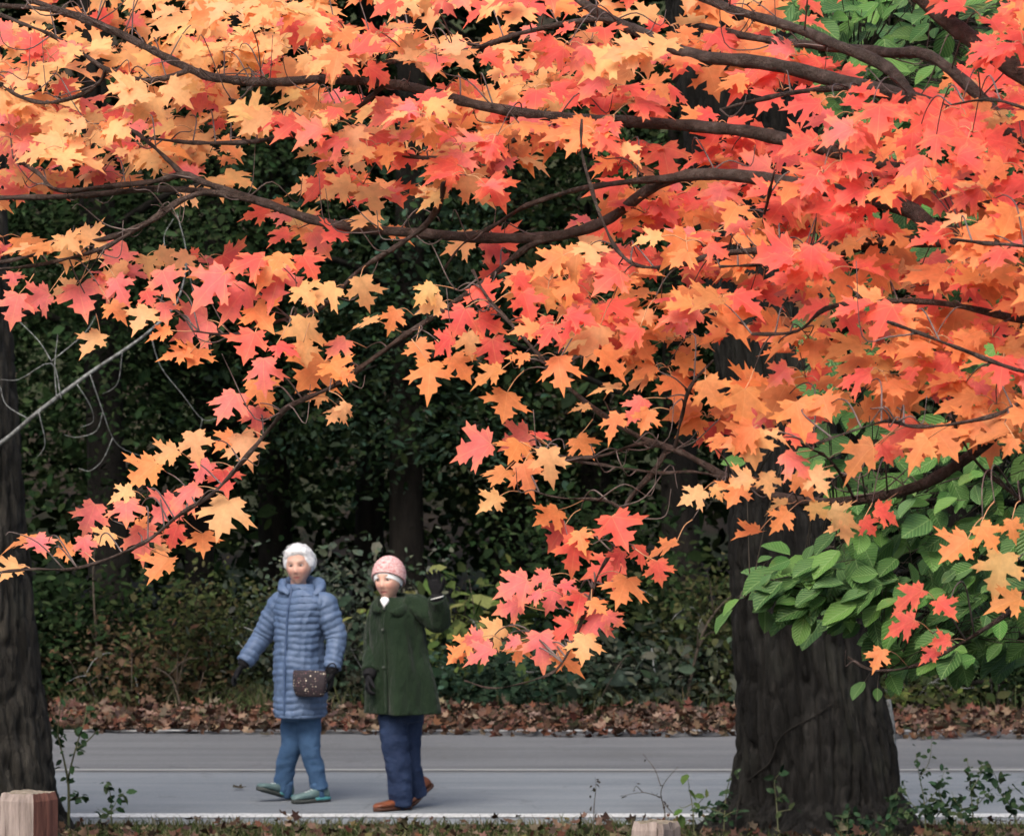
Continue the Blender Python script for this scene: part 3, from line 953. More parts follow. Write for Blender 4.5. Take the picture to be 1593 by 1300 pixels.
trunk_pts = [(MX, MY, mz - .15), (MX - .01, MY, mz + .35), (MX - .04, MY, mz + 1.2), (MX - .1, MY, mz + 2.2), (MX - .12, MY + .03, mz + 3.2), (MX - .1, MY, mz + 4.6), (MX, MY, mz + 6.2), (MX + .1, MY, mz + 8)]
def tdisp(s, th):
    return .012 * (fbm(np.stack([np.cos(th) * 5, np.sin(th) * 5, th * 0 + s * 2.5], -1)) - .5)
MB().add(*tube(trunk_pts, [.24, .185, .165, .155, .14, .11, .07, .03], 28, 12, disp=tdisp)).build('trunk', M['maple_bark'], maple)
SAMPLES = []            # points along the branches for hanging the twigs
for pts, y0, y1 in BR:
    n = len(pts)
    off = 0.0
    if len(SAMPLES) and pts[0][0] < 1640:      # a side branch leaves its parent where it touches it
        S_ = np.array(SAMPLES)
        dd = np.hypot(S_[:, 3] - pts[0][0], S_[:, 4] - pts[0][1])
        if dd.min() < 60:
            s_ = S_[int(np.argmin(dd))]
            off = s_[1] - y0
            pts = [(s_[3], s_[4], pts[0][2])] + list(pts[1:])
    q, rad = [], []
    for i, (x, y, t) in enumerate(pts):
        Y = y0 + (y1 - y0) * i / (n - 1) + off * (1 - i / (n - 1))
        q.append(P(x, y, Y))
        rad.append(t * .5 * Y / F_PX)
    if pts[0][0] >= 1840 and pts[0][2] > 40:          # main limbs start in the trunk
        zz = q[0].z
        q[0] = Vector((MX - .08, MY, min(max(zz, mz + 1.5), mz + 3.6)))
        rad[0] = .055
    v, f = tube(q, rad, 9, 6, disp=lambda s, th: .0012 * np.sin(s * 37 + th * 2) + .0008 * np.sin(s * 91))
    MB().add(v, f).build('branch', M['maple_bark'], maple)
    ctr = catmull(np.hstack([np.array([tuple(a) for a in q]), np.array([(x, y, t) for x, y, t in pts])]), 6)
    SAMPLES += [tuple(r) for r in ctr if r[5] < 40]
SAMPLES = np.array([s for s in SAMPLES if s[5] < 24 and not (s[4] > 1035 and s[3] < 900)])

# leaves placed one by one: centre px, width px, colour of the blade, tip direction (deg, 90 = down), how far seen edge-on
def crop(ox, oy, s, rows):
    return [(ox + r[0] / s, oy + r[1] / s, r[2] / s, r[3], r[4] if len(r) > 4 else None, r[5] if len(r) > 5 else 0) for r in rows]
HAND = crop(0, 430, 2.95, [
 (60, 20, 120, 'p'), (75, 135, 180, 'p', 100), (175, 100, 160, 'p', 150), (300, 55, 140, 'y', 160), (380, 110, 220, 'p', 75), (560, 50, 160, 'p', 60), (690, 95, 120, 'r', 60),
 (770, 30, 200, 'p', 70), (980, 40, 250, 'p', 130), (530, 160, 140, 'o', 60), (660, 200, 180, 'y', 110), (435, 310, 170, 'y', 115), (760, 160, 130, 'p', 80), (740, 260, 130, 'o', 150, .5),
 (890, 230, 210, 'p', 150), (1090, 110, 250, 'p', 120), (1200, 200, 210, 'o', 60), (1280, 40, 280, 'p', 100), (1400, 90, 160, 'y', 60), (1500, 90, 190, 'y', 130), (820, 370, 170, 'o', 150, .6),
 (890, 370, 170, 'o', 110, .5), (1160, 310, 180, 'r', 100), (1300, 340, 160, 'r', 55, .5), (1390, 260, 220, 'y', 100), (1400, 340, 130, 'y', 80), (1215, 435, 190, 'p', 85), (1210, 520, 190, 'o', 60),
 (1060, 590, 190, 'p', 110), (1180, 645, 150, 'p', 80), (1430, 440, 240, 'o', 130), (1540, 440, 160, 'o', 60), (1560, 330, 150, 'p', 120), (1450, 560, 140, 'y', 150, .5), (1550, 630, 130, 'y', 110, .6),
 (900, 770, 180, 'y', 80), (1040, 760, 140, 'o', 130), (1130, 780, 200, 'y', 70), (770, 825, 150, 'y', 140), (670, 900, 190, 'o', 130), (940, 890, 140, 'p', 120), (1030, 940, 170, 'r', 80),
 (565, 1000, 130, 'y', 150), (850, 1000, 200, 'p', 140), (415, 1095, 180, 'p', 110), (590, 1085, 190, 'p', 80), (770, 1080, 180, 'p', 130), (1040, 1095, 250, 'y', 95), (660, 1145, 120, 'o', 20, .4),
 (480, 1205, 130, 'y', 130), (390, 1235, 130, 'p', 80), (665, 1215, 200, 'p', 85), (800, 1180, 140, 'r', 110), (935, 1225, 160, 'o', 85), (180, 1240, 160, 'p', 70), (90, 1200, 190, 'o', 190, .8),
 (300, 1265, 100, 'o', 160), (735, 1260, 100, 'y', 95), (755, 1340, 185, 'o', 110), (60, 1355, 140, 'y', 120)]) + crop(530, 430, 2.95, [
 (100, 60, 180, 'y', 80), (390, 70, 140, 'y', 130), (110, 200, 160, 'y', 180, .75), (240, 190, 130, 'o', 110), (420, 140, 150, 'y', 150), (670, 85, 170, 'r', 60), (830, 30, 140, 'r', 60),
 (845, 125, 180, 'r', 80), (550, 195, 180, 'r', 110), (680, 215, 160, 'r', 30), (870, 240, 150, 'r', 120), (950, 220, 120, 'r', 80), (1060, 240, 180, 'r', 120), (465, 295, 140, 'r', 150),
 (365, 345, 160, 'o', 70), (590, 300, 140, 'y', 80), (705, 335, 160, 'r', 80), (405, 460, 210, 'o', 95), (540, 410, 160, 'o', 60), (820, 370, 120, 'o', 170, .6), (690, 450, 170, 'd', 140, .5),
 (740, 570, 190, 'd', 110, .3), (1165, 290, 220, 'y', 110), (1010, 430, 200, 'o', 80), (1230, 390, 200, 'o', 60), (1340, 270, 150, 'r', 130), (1225, 515, 170, 'y', 165, .8), (1110, 610, 110, 'y', 150, .7),
 (1360, 600, 150, 'p', 120), (1270, 680, 160, 'o', 100), (1400, 650, 130, 'o', 110), (30, 450, 90, 'o', 30), (15, 610, 100, 'y', 110), (610, 780, 230, 'p', 170), (800, 810, 190, 'd', 110),
 (860, 910, 180, 'o', 70), (810, 745, 170, 'p', 150), (915, 710, 120, 'r', 300, .6), (740, 930, 160, 'd', 110), (690, 1040, 150, 'y', 135), (960, 850, 190, 'y', 85), (1110, 780, 160, 'o', 60),
 (960, 1110, 170, 'o', 130), (990, 1180, 180, 'r', 130), (1110, 1205, 130, 'o', 70), (1070, 1260, 200, 'r', 100), (1270, 1160, 215, 'r', 70), (1480, 1225, 170, 'o', 175, .8), (1370, 1270, 120, 'r', 90),
 (1270, 1290, 120, 'r', 120)]) + crop(700, 640, 3.094, [
 (750, 750, 220, 'r', 150, .3), (1005, 760, 140, 'r', 80), (840, 860, 215, 'o', 100), (310, 840, 200, 'p', 150), (440, 800, 130, 'p', 160), (400, 880, 110, 'p', 160, .4),
 (290, 940, 150, 'p', 160), (490, 890, 160, 'p', 110), (565, 850, 120, 'p', 40), (620, 930, 180, 'r', 100), (700, 940, 120, 'o', 60), (700, 1020, 200, 'p', 120), (560, 1050, 160, 'r', 140), (780, 1000, 130, 'p', 40),
 (200, 1060, 170, 'y', 150), (70, 1130, 160, 'o', 140), (150, 1160, 180, 'p', 150, .3), (300, 1110, 110, 'p', 160), (330, 1150, 120, 'o', 100), (440, 1130, 210, 'p', 85), (650, 1130, 180, 'y', 90),
 (550, 1220, 180, 'o', 50), (110, 1090, 130, 'p', 170), (40, 1180, 110, 'o', 130, .4)]) + crop(1053, 430, 2.95, [
 (350, 770, 190, 'y', 85), (300, 940, 140, 'y', 150), (80, 1010, 150, 'y', 140), (180, 990, 90, 'y', 60), (280, 1000, 150, 'o', 110), (420, 940, 130, 'y', 80), (540, 860, 200, 'p', 50), (570, 950, 160, 'o', 60),
 (650, 930, 160, 'y', 60), (470, 1050, 120, 'y', 150, .6), (480, 1110, 140, 'o', 130), (640, 1080, 140, 'y', 50), (750, 1090, 140, 'y', 30), (760, 1150, 150, 'y', 90), (880, 1140, 110, 'r', 50), (960, 1085, 150, 'r', 20),
 (340, 1190, 160, 'o', 135, .6), (450, 735, 130, 'y', 20, .8), (850, 830, 230, 'd', 130), (960, 800, 130, 'r', 60), (1130, 800, 200, 'o', 110), (1210, 760, 220, 'o', 70), (1530, 770, 110, 'o', 120),
 (1290, 1250, 200, 'o', 130), (1420, 1185, 160, 'o', 60), (1545, 1150, 120, 'o', 80), (200, 770, 130, 'o', 110), (160, 520, 170, 'o', 60), (560, 640, 220, 'o', 80), (300, 580, 220, 'o', 100), (690, 600, 180, 'o', 70)]) + crop(1053, 860, 2.95, [
 (1480, 80, 245, 'y', 100), (1070, 200, 195, 'r', 150), (1220, 260, 150, 'r', 60), (1035, 325, 170, 'r', 160), (1215, 405, 110, 'r', 170), (1165, 465, 110, 'r', 140, .4), (925, 480, 130, 'o', 110), (1520, 230, 190, 'd', 150, .4)])

COVER = ["23226999988888877667888875201368", "68875899999888777677999887311389", "99999999888887767888998878522599", "99999995479857888667752478746999",
         "99999999788999987667743599999999", "99888775547999975667867899999999", "65463263247888643458999998877888", "64211010666652222389999998877888",
         "33344466645223555699999998999888", "00000000000000057999989899889999", "00000000000000045889898778998999", "00000000000000000003676578888999",
         "00000000000000000002455898899999", "00000000000000000000344676899999", "00000000000000000000013554466555"]
BLOBS = [(80, 110, 130, 'p', 2.2), (60, 230, 120, 'p', 1.2), (300, 130, 220, 'y', 4.2), (90, 170, 130, 'y', 1.6), (160, 190, 130, 'y', 1.8), (480, 70, 120, 'y', 1.6), (150, 280, 140, 'y', 1.2), (600, 50, 300, 'y', 1.4), (720, 70, 200, 'o', 1.2), (430, 40, 160, 'p', .9), (1190, 350, 150, 'r', 2.2), (1380, 320, 140, 'r', 2.0), (1530, 330, 120, 'r', 1.6), (1130, 250, 110, 'p', 1.5), (900, 330, 120, 'p', 1.4), (1050, 60, 100, 'r', 1.2), (620, 220, 130, 'p', 3.2), (520, 260, 110, 'r', 2.5), (690, 270, 90, 'r', 2),
         (980, 110, 80, 'r', 2.5), (1000, 20, 140, 'y', 1.5), (1130, 60, 120, 'o', 1.5), (1220, 60, 60, 'o', 2.5), (1230, 140, 100, 'r', 2.6), (1520, 130, 150, 'r', 4), (1300, 280, 160, 'r', 3), (1450, 250, 150, 'r', 2.5),
         (1000, 250, 150, 'o', 1.3), (820, 240, 120, 'y', 1.4), (950, 350, 120, 'r', 2), (1080, 330, 140, 'o', 1.6), (1050, 420, 120, 'r', 1.8), (1250, 420, 160, 'o', 1.5), (1450, 400, 180, 'o', 2.2), (1380, 500, 170, 'd', 1.8),
         (1530, 560, 170, 'o', 2.2), (1300, 560, 150, 'd', 1.4), (1400, 660, 160, 'o', 2.2), (430, 420, 110, 'r', 3), (150, 430, 160, 'p', 3), (560, 430, 90, 'y', 2), (860, 450, 110, 'o', 1.5), (980, 560, 130, 'o', 1.6),
         (1100, 500, 120, 'r', 1.6), (800, 480, 90, 'r', 2), (170, 210, 130, 'o', 1), (1350, 380, 80, 'r', 1.8), (1420, 560, 90, 'r', 1.3), (1150, 600, 110, 'o', 2)]
def blade_colour(px, py):
    w = np.array([b[4] * math.exp(-((px - b[0]) ** 2 + (py - b[1]) ** 2) / (2 * b[2] ** 2)) for b in BLOBS]) + .004
    L = BLOBS[int(RNG.choice(len(BLOBS), p=w / w.sum()))][3]
    if random.random() < .15: L = random.choice('oyrpd')
    return L

LEAVES = []     # dict per leaf
TWIGS = []      # (points, radii)
PETI = []
def add_leaf(base, tipdir_deg, size, letter, edge, hand, tem=None):
    """base: attachment point of the blade; size: blade length in metres"""
    a = math.radians(tipdir_deg)
    img = Vector((math.cos(a), 0, -math.sin(a)))
    nrm = Vector((random.gauss(-.05, .32), -1.0, (.68 if hand else 1.25) + random.gauss(0, .4)))
    if edge:
        nrm = Vector((random.gauss(0, .2), -(1 - edge) - .12, 1.0 * edge + .45))
        nrm = nrm + Vector((-img.z, 0, img.x)) * (0.0)
    nrm.normalize()
    d = (img - nrm * img.dot(nrm)).normalized()
    if edge > .55: pass
    s = d.cross(nrm)
    k = random.randrange(len(TEMPL)) if tem is None else tem
    c = np.array(PAL[letter]) * random.uniform(.88, 1.1) * (1 + RNG.normal(0, .05, 3))
    LEAVES.append(dict(b=Vector(base), s=s, d=d, n=nrm, L=size, k=k, c=np.clip(c, 0, .96), hand=hand, ek=EDGE_K[letter] * random.uniform(.3, 1.3)))

def nearest(px, py, Y, maxd=1e9):
    d = np.hypot(SAMPLES[:, 3] - px, SAMPLES[:, 4] - py) + np.abs(SAMPLES[:, 1] - Y) * 60 + (SAMPLES[:, 3] < px) * 25 + np.maximum(0, 45 - np.abs(SAMPLES[:, 3] - px)) * .9
    i = int(np.argmin(d))
    return SAMPLES[i], d[i]

def twig_to(p, px, py, Y, r=.0016):
    s, dist = nearest(px, py, Y)
    q = Vector(s[:3])
    v = Vector(p) - q
    sag = Vector((random.uniform(-.03, .03), random.uniform(-.03, .03), random.uniform(.0, .10))) * min(1, v.length * 2)
    m1, m2 = q + v * .35 + sag, q + v * .7 + sag * .8
    TWIGS.append(([q, m1, m2, Vector(p)], [r * 1.7, r * 1.4, r * 1.15, r * .8]))

for hx, hy, w, c, ang, edge in HAND:
    Y = maple_Y(hx) - .25 + random.uniform(-.12, .12)
    if ang is None: ang = random.uniform(50, 130)
    size = w / 1.30 * Y / F_PX * 1.14
    a = math.radians(ang)
    fs = .5 * size * F_PX / Y * .8
    bx, by = hx - math.cos(a) * fs, hy - math.sin(a) * fs * (.85 if not edge else .6)
    base = P(bx, by, Y)
    add_leaf(base, ang, size, c, edge, True)
    # leaf stalk and, further back, its twig
    s, dist = nearest(bx, by, Y)
    pl = random.uniform(28, 55)
    dx, dy = s[3] - bx, s[4] - by
    dl = math.hypot(dx, dy) + 1e-6
    ex, ey = (bx + dx / dl * pl * .8 - math.cos(a) * 8, by + dy / dl * pl * .8 - math.sin(a) * 8) if dl > pl else (s[3], s[4])
    Ye = Y + .03
    e = P(ex, ey, Ye) if dl > pl else Vector(s[:3])
    PETI.append(([base, (base + e) / 2 + Vector((0, 0, random.uniform(-.004, .012))), e], [.0011, .0010, .0014]))
    if dl > pl: twig_to(e, ex, ey, Ye, .0013)

CLUS = []
for r, row in enumerate(COVER):
    for c, ch in enumerate(row):
        k = int(ch)
        if not k: continue
        m = (1.5 if c < 20 else 1.25) * (k / 9.0) ** 2.1 * (maple_Y(c * 50 + 25) / 9.6) ** 2
        n = int(m + random.random())
        for _ in range(n):
            CLUS.append((c * 50 + random.uniform(0, 50), r * 50 + random.uniform(-28, 22)))
for x in range(-120, 0, 45):
    for y in range(60, 380, 55): CLUS.append((x + random.uniform(-20, 20), y + random.uniform(-20, 20)))
for x in range(1610, 1800, 45):
    for y in range(-80, 700, 60): CLUS.append((x + random.uniform(-20, 20), y + random.uniform(-20, 20)))
for x in range(-100, 1760, 60):
    for y in (-40, -100): CLUS.append((x + random.uniform(-25, 25), y + random.uniform(-20, 20)))
for cx, cy in CLUS:
    Y = maple_Y(cx) + random.uniform(-.35, .85)
    dd = np.hypot(SAMPLES[:, 3] - cx, SAMPLES[:, 4] - (cy + 30))
    near = (dd < 46) & (SAMPLES[:, 5] > 9.5) & (SAMPLES[:, 1] > Y - .08)
    pushed = bool(near.any()) and random.random() < .8 and (cx < 1230 or cy < 170)
    if pushed: Y = float(SAMPLES[near][:, 1].max()) + random.uniform(.12, .6)
    p = P(cx, cy, Y)
    if random.random() < .55 and not pushed: twig_to(p, cx, cy, Y, .0012)
    m = random.choice((3, 4, 4, 5))
    a0 = random.uniform(0, 360)
    for i in range(m):
        a = math.radians(a0 + i * 360 / m + random.uniform(-25, 25))
        pl = random.uniform(.018, .06)
        # stalks spread sideways, then the blades droop
        e = p + Vector((math.cos(a) * pl, math.sin(a) * pl * .9, random.uniform(-.025, .03)))
        tip = 104 - math.cos(a) * random.uniform(30, 85) + random.gauss(0, 16)
        ex, ey = cx + (e.x - p.x) / Y * F_PX, cy - (e.z - p.z) / Y * F_PX
        L = random.uniform(.058, .093) * random.choice((1, 1, .85, 1.08))
        edge = 0 if random.random() < .72 else random.uniform(.3, .85)
        add_leaf(e, tip, L, blade_colour(ex, ey + 25), edge, False)
        PETI.append(([p, (p + e) / 2 + Vector((0, 0, .008)), e], [.0013, .0010, .0010]))

# the largest leaves in view become parts of their own, the rest one joined part
def showing(l):
    c = l['b'] + l['d'] * l['L'] * .5
    x = 796.5 + c.x / c.y * F_PX
    y = 564 - (c.z - 2.9) / c.y * F_PX
    if not (-20 < x < 1613 and -20 < y < 1320): return 0
    face = abs(l['n'].dot((CAM - c).normalized()))
    return l['L'] / c.y * (.35 + face) * (3 if l['hand'] else 1) * math.exp(-(c.y - maple_Y(x)) * .8)
LEAVES.sort(key=showing, reverse=True)
for l in LEAVES[:300]:
    o = bpy.data.objects.new('leaf', LEAF_ME[l['k']])
    COL.objects.link(o)
    o.parent = maple
    mt = Matrix.Identity(4)
    for j, ax in enumerate((l['s'], l['d'], l['n'])):
        for i in range(3): mt[i][j] = ax[i] * l['L']
    for i in range(3): mt[i][3] = l['b'][i]
    o.matrix_parent_inverse = Matrix.Translation(-maple.location)
    o.matrix_basis = mt
    o.color = (*l['c'], min(1, l['ek']))
V, Fc, Cc, UV, n0 = [], [], [], [], 0
EDGE = np.array((1.0, .40, .125))
for l in LEAVES[300:]:
    v, f, m = TEMPL[l['k']]
    A = np.array([tuple(l['s']), tuple(l['d']), tuple(l['n'])]) * l['L']
    V.append(v @ A + np.array(tuple(l['b'])))
    ek = min(1, l['ek'])
    ec = l['c'] * (1 - ek) + EDGE * ek
    Cc.append(l['c'] * (1 - m[:, None]) + ec * m[:, None])
    UV.append(v[:, :2])
    Fc += [tuple(i + n0 for i in q) for q in f]
    n0 += len(v)
me = mesh_from(np.concatenate(V), np.array(Fc) if len({len(q) for q in Fc}) == 1 else Fc, True, np.concatenate(Cc), np.concatenate(UV))
o = link('leaves', me, M['maple_leaves'], maple)
o['kind'] = 'stuff'
mb = MB()
for q, r in TWIGS: mb.add(*tube(q, r, 5, 4))
# short bare spurs and curling twiglets
for _ in range(170):
    s = SAMPLES[random.randrange(len(SAMPLES))]
    if not (-30 < s[3] < 1620) or (s[3] < 850 and s[4] > 1000) or s[3] > 1430: continue
    p = Vector(s[:3]); a = random.choice((-1, 1)); l = random.uniform(.03, .16)
    q = [p, p + Vector((a * l * .4, random.uniform(-.04, .02), random.uniform(-.3, .5) * l)), p + Vector((a * l * .8, random.uniform(-.06, .03), random.uniform(-.2, .7) * l)), p + Vector((a * l * .9, -.03, random.uniform(.1, 1.0) * l))]
    mb.add(*tube(q, [.0022, .0016, .0013, .0008], 5, 4))
o = mb.build('twigs', M['twig'], maple); o['kind'] = 'stuff'
mb = MB()
for q, r in PETI: mb.add(*tube(q, r, 4, 3))
o = mb.build('leaf_stalks', M['petiole'], maple); o['kind'] = 'stuff'

# ------------------------------------------------------------------ green-leaved tree on the right
def ovate():
    us = np.array([0, .12, .32, .55, .78, .93, 1.0]); ws = np.array([.0, .22, .42, .46, .33, .14, 0.])
    v, f = [], []
    for u, w in zip(us, ws):
        for k in (-1, 0, 1):
            v.append((u, k * w, .16 * abs(k) * w * 2 - .16 * u * u + .02 * math.sin(u * 17 + k)))
    for i in range(len(us) - 1):
        for k in (0, 1):
            a = i * 3 + k
            f.append((a, a + 1, a + 4, a + 3))
    return np.array(v), f
OV = ovate()
GX, GY = 3.35, 16.4
gz = ground_z(GX, GY)
gtree = empty('broadleaf_tree', (GX, GY, gz), 'green broad-leaved tree reaching in from the right behind the maple leaves', 'tree')
MB().add(*tube([(GX, GY, gz - .1), (GX - .03, GY, gz + 1), (GX - .02, GY, gz + 2.2), (GX + .05, GY, gz + 3.6), (GX + .1, GY, gz + 5)], [.11, .085, .075, .05, .02], 14, 8)).build('trunk', M['forest_bark'], gtree)
GB = [([(1900, 940), (1700, 900), (1500, 880), (1350, 905), (1220, 915), (1160, 930)], 16.3, 15.5), ([(1900, 900), (1700, 800), (1500, 780), (1380, 800), (1300, 850)], 16.3, 15.8),
      ([(1900, 1000), (1700, 980), (1560, 1000), (1440, 1010), (1370, 1050)], 16.3, 15.6), ([(1900, 820), (1700, 740), (1560, 730), (1400, 730), (1250, 740), (1160, 730)], 16.4, 16.0),
      ([(1900, 560), (1700, 420), (1500, 380), (1350, 390), (1270, 380)], 16.5, 16.3), ([(1900, 300), (1700, 120), (1500, 70), (1350, 40), (1250, 30)], 16.6, 16.4), ([(1900, 620), (1700, 600), (1500, 590), (1350, 600)], 16.5, 16.3),
      ([(1900, 160), (1700, 20), (1560, -10), (1400, 100), (1330, 130)], 16.5, 16.2), ([(1900, 1040), (1700, 1040), (1600, 1010), (1500, 960), (1420, 950)], 16.4, 15.9)]
gs = []
for pts, y0, y1 in GB:
    q = [P(x, y, y0 + (y1 - y0) * i / (len(pts) - 1)) for i, (x, y) in enumerate(pts)]
    q[0] = Vector((GX, GY, q[0].z))
    MB().add(*tube(q, np.linspace(.02, .003, len(q)), 6, 5)).build('branch', M['forest_bark'], gtree)
    c = catmull(np.array([tuple(a) for a in q]), 8)
    gs += [r for r in c[6:]]
gs = np.array(gs)
def green_leaves():
    ok = lambda x, y: ((y > 700 and x > 1300 and y < 985 + (x - 1340) * .14) or (860 < y < 965 and x > 1200 + abs(y - 915) * 1.2) or (960 < y < 1030 and x > 1400)
                       or (y < 180 and x > 1230 + y * .3) or (150 < y < 720 and x > 1270)) and not (1000 < y and x > 1480 and y > 1055)
    pts = [(1140, 948, 150), (1172, 918, 200), (1190, 948, 100), (1150, 932, 180), (1208, 905, 260), (1228, 938, 110), (1275, 890, 200), (1160, 720, 190), (1215, 720, 10),
           (1365, 1070, 95), (1345, 1060, 120), (1385, 1050, 70), (1400, 960, 100), (1240, 935, 170), (1260, 945, 90), (1300, 930, 60), (1330, 950, 170)]
    for _ in range(75):
        pts.append((random.uniform(1195, 1400), random.gauss(905, 22), random.gauss(165, 35)))
    while len(pts) < 1350:
        x, y = random.uniform(1195, 1720), random.uniform(-40, 1090)
        if ok(min(x, 1592), max(y, 0)) and (y > 700 or y < 180 or random.random() < .55):
            pts.append((x, y, None))
    out = []
    for x, y, a in pts:
        Y = random.uniform(15.3, 16.6) if a is None else random.uniform(15.3, 15.6)
        p = P(x, y, Y)
        a = math.radians(random.gauss(140, 45) if a is None else a)
        d = Vector((math.cos(a), -.35, -math.sin(a) - .1))
        nrm = Vector((random.gauss(-.1, .4), -.6, .85 + random.gauss(0, .35)))
        L = random.uniform(.06, .165)
        out.append((p, nrm, d, L))
    return out
GL = green_leaves()
GPAL = [(.052, .125, .03), (.066, .155, .034), (.036, .09, .024), (.095, .195, .042), (.06, .135, .042)]
base_me = {}
C = pick(GPAL, len(GL), .2)
big = sorted(range(len(GL)), key=lambda i: -(GL[i][3] / GL[i][0].y * (1 if GL[i][0].x / GL[i][0].y * F_PX < 800 else 0) * (1.5 if i < 17 else 1) * (1.5 if GL[i][0].z < 2.7 else 1)))
singles = set(big[:300])
GREEN_ME = []
for kk in range(6):
    cc = np.array(GPAL[kk % 5]) * random.uniform(.9, 1.15)
    me = mesh_from(OV[0] * [1, .66, .8], np.array(OV[1]), True, np.repeat(cc[None], len(OV[0]), 0), OV[0][:, :2])
    me.materials.append(M['green_leaf'])
    GREEN_ME.append(me)
rest = []
stalk = MB()
for i, (p, nrm, d, L) in enumerate(GL):
    k = int(np.argmin(((gs - np.array(tuple(p))) ** 2).sum(1)))
    g = Vector(gs[k])
    stalk.add(*tube([g, (g + p) / 2 + Vector((0, 0, .03)), p], [.0028, .002, .0014], 4, 3))
    if i in singles:
        nn = nrm.normalized(); dd = (d - nn * d.dot(nn)).normalized(); ss = nn.cross(dd)
        o = bpy.data.objects.new('leaf', GREEN_ME[i % 6]); COL.objects.link(o); o.parent = gtree
        mt = Matrix.Identity(4)
        for j, ax in enumerate((dd, ss, nn)):
            for q in range(3): mt[q][j] = ax[q] * L
        for q in range(3): mt[q][3] = p[q]
        o.matrix_parent_inverse = Matrix.Translation(-gtree.location)
        o.matrix_basis = mt
    else: rest.append(i)
A = lambda f: np.array([tuple(f(i)) for i in rest])
L = np.array([GL[i][3] for i in rest])
me = scatter(A(lambda i: GL[i][0]), A(lambda i: GL[i][1]), A(lambda i: GL[i][2]), L, L * .66, C[rest], OV, True)
me.polygons.foreach_set('use_smooth', np.ones(len(me.polygons), dtype=bool))
o = link('leaves', me, M['green_leaf'], gtree); o['kind'] = 'stuff'
o = stalk.build('twigs', M['dry_stem'], gtree); o['kind'] = 'stuff'

# ------------------------------------------------------------------ people
def skin_mat(name, base):
    k = NT(name)
    a = k.n('ShaderNodeVertexColor', layer_name='Col')
    n = k.noise(60, 3)
    c = k.mix(a.outputs['Color'], (.55, .24, .17), k.ramp(n, [(.45, (0, 0, 0)), (.75, (.25, .25, .25))]))
    k.bsdf.inputs['Subsurface Weight'].default_value = .08
    k.bsdf.inputs['Subsurface Radius'].default_value = (.01, .004, .002)
    return k.fin(c, .5, .35)
M['skin'] = skin_mat('skin', (.56, .33, .25))
M['white_hair'] = simple('white_hair', (.55, .55, .56), (.82, .82, .83), 90, .7, .3, .6, bscale=220, bd=.004)
M['blue_nylon'] = simple('blue_quilted_nylon', (.060, .100, .185), (.092, .138, .232), 9, .58, .35, .45, bscale=30, bd=.012)
M['zip'] = simple('dark_blue_zip', (.03, .06, .13), (.05, .085, .17), 40, .5, .4, 0)
def denim(name, c0, c1):
    k = NT(name)
    n = k.noise(9, 5, .65)
    c = k.ramp(n, [(.3, c0), (.7, c1)])
    w = k.noise(420, 2)
    c = k.mix(c, (.25, .3, .38), k.ramp(w, [(.55, (0, 0, 0)), (.8, (.3, .3, .3))]))
    k.bump(k.noise(26, 4), .5, .012)
    return k.fin(c, .85, .2)
M['mid_denim'] = denim('mid_blue_denim', (.026, .063, .132), (.046, .098, .19))
M['dark_denim'] = denim('dark_blue_denim', (.007, .0155, .046), (.0135, .027, .068))
M['black_knit'] = simple('black_glove', (.006, .006, .007), (.014, .014, .016), 120, .9, .15, .5, bscale=260, bd=.003)
def wool():
    k = NT('green_wool')
    n = k.noise(7, 4)
    c = k.ramp(n, [(.3, (.0078, .0165, .0088)), (.7, (.0145, .0265, .0145))])
    c = k.mix(c, (.05, .07, .045), k.ramp(k.noise(330, 2), [(.56, (0, 0, 0)), (.75, (.3, .3, .3))]))
    k.bump(k.noise(11, 5, .6, stretch=(1.4, 1.4, .55)), .9, .04)
    k.bsdf.inputs['Sheen Weight'].default_value = .06
    return k.fin(c, .95, .1)
M['green_wool'] = wool()
def knit():
    k = NT('pink_knit')
    tc = k.n('ShaderNodeTexCoord')
    v = k.n('ShaderNodeTexVoronoi', i_Scale=150.0)
    k.l(tc.outputs['Object'], v.inputs['Vector'])
    c = k.ramp(v.outputs['Distance'], [(.3, (.62, .44, .43)), (.6, (.46, .22, .22)), (.8, (.36, .13, .14))])
    n = k.noise(40, 2)
    c = k.mix(c, (.66, .5, .48), k.ramp(n, [(.5, (0, 0, 0)), (.6, (.5, .5, .5))]))
    k.bump(v.outputs['Distance'], -.7, .006)
    return k.fin(c, .95, .1)
M['pink_knit'] = knit()
M['white_cloth'] = simple('white_cloth', (.74, .74, .75), (.86, .86, .87), 60, .9, .15, .3)
M['sneaker'] = simple('grey_teal_mesh', (.06, .105, .108), (.115, .17, .172), 30, .75, .25, .4, bscale=300, bd=.002)
M['sneaker_sole'] = simple('dark_rubber', (.022, .026, .026), (.05, .058, .055), 25, .75, .3, .2)
M['teal_sole'] = simple('teal_foam', (.03, .14, .16), (.05, .19, .21), 25, .6, .35, 0)
M['lace'] = simple('pale_lace', (.35, .42, .42), (.45, .5, .5), 40, .8, .2, 0)
M['brown_leather'] = simple('brown_leather', (.11, .032, .014), (.19, .06, .026), 22, .42, .45, .2)
M['brown_sole'] = simple('brown_sole', (.035, .014, .009), (.06, .024, .014), 22, .6, .3, 0)
M['eye_white'] = simple('eye_white', (.5, .45, .42), (.6, .55, .5), 60, .3, .5, 0)
M['iris'] = simple('iris', (.02, .02, .025), (.05, .05, .055), 100, .2, .5, 0)
M['steel'] = simple('watch_steel', (.55, .55, .54), (.7, .7, .68), 30, .3, .5, 0)
M['black_button'] = simple('dark_button', (.008, .014, .009), (.015, .022, .014), 30, .4, .4, 0)

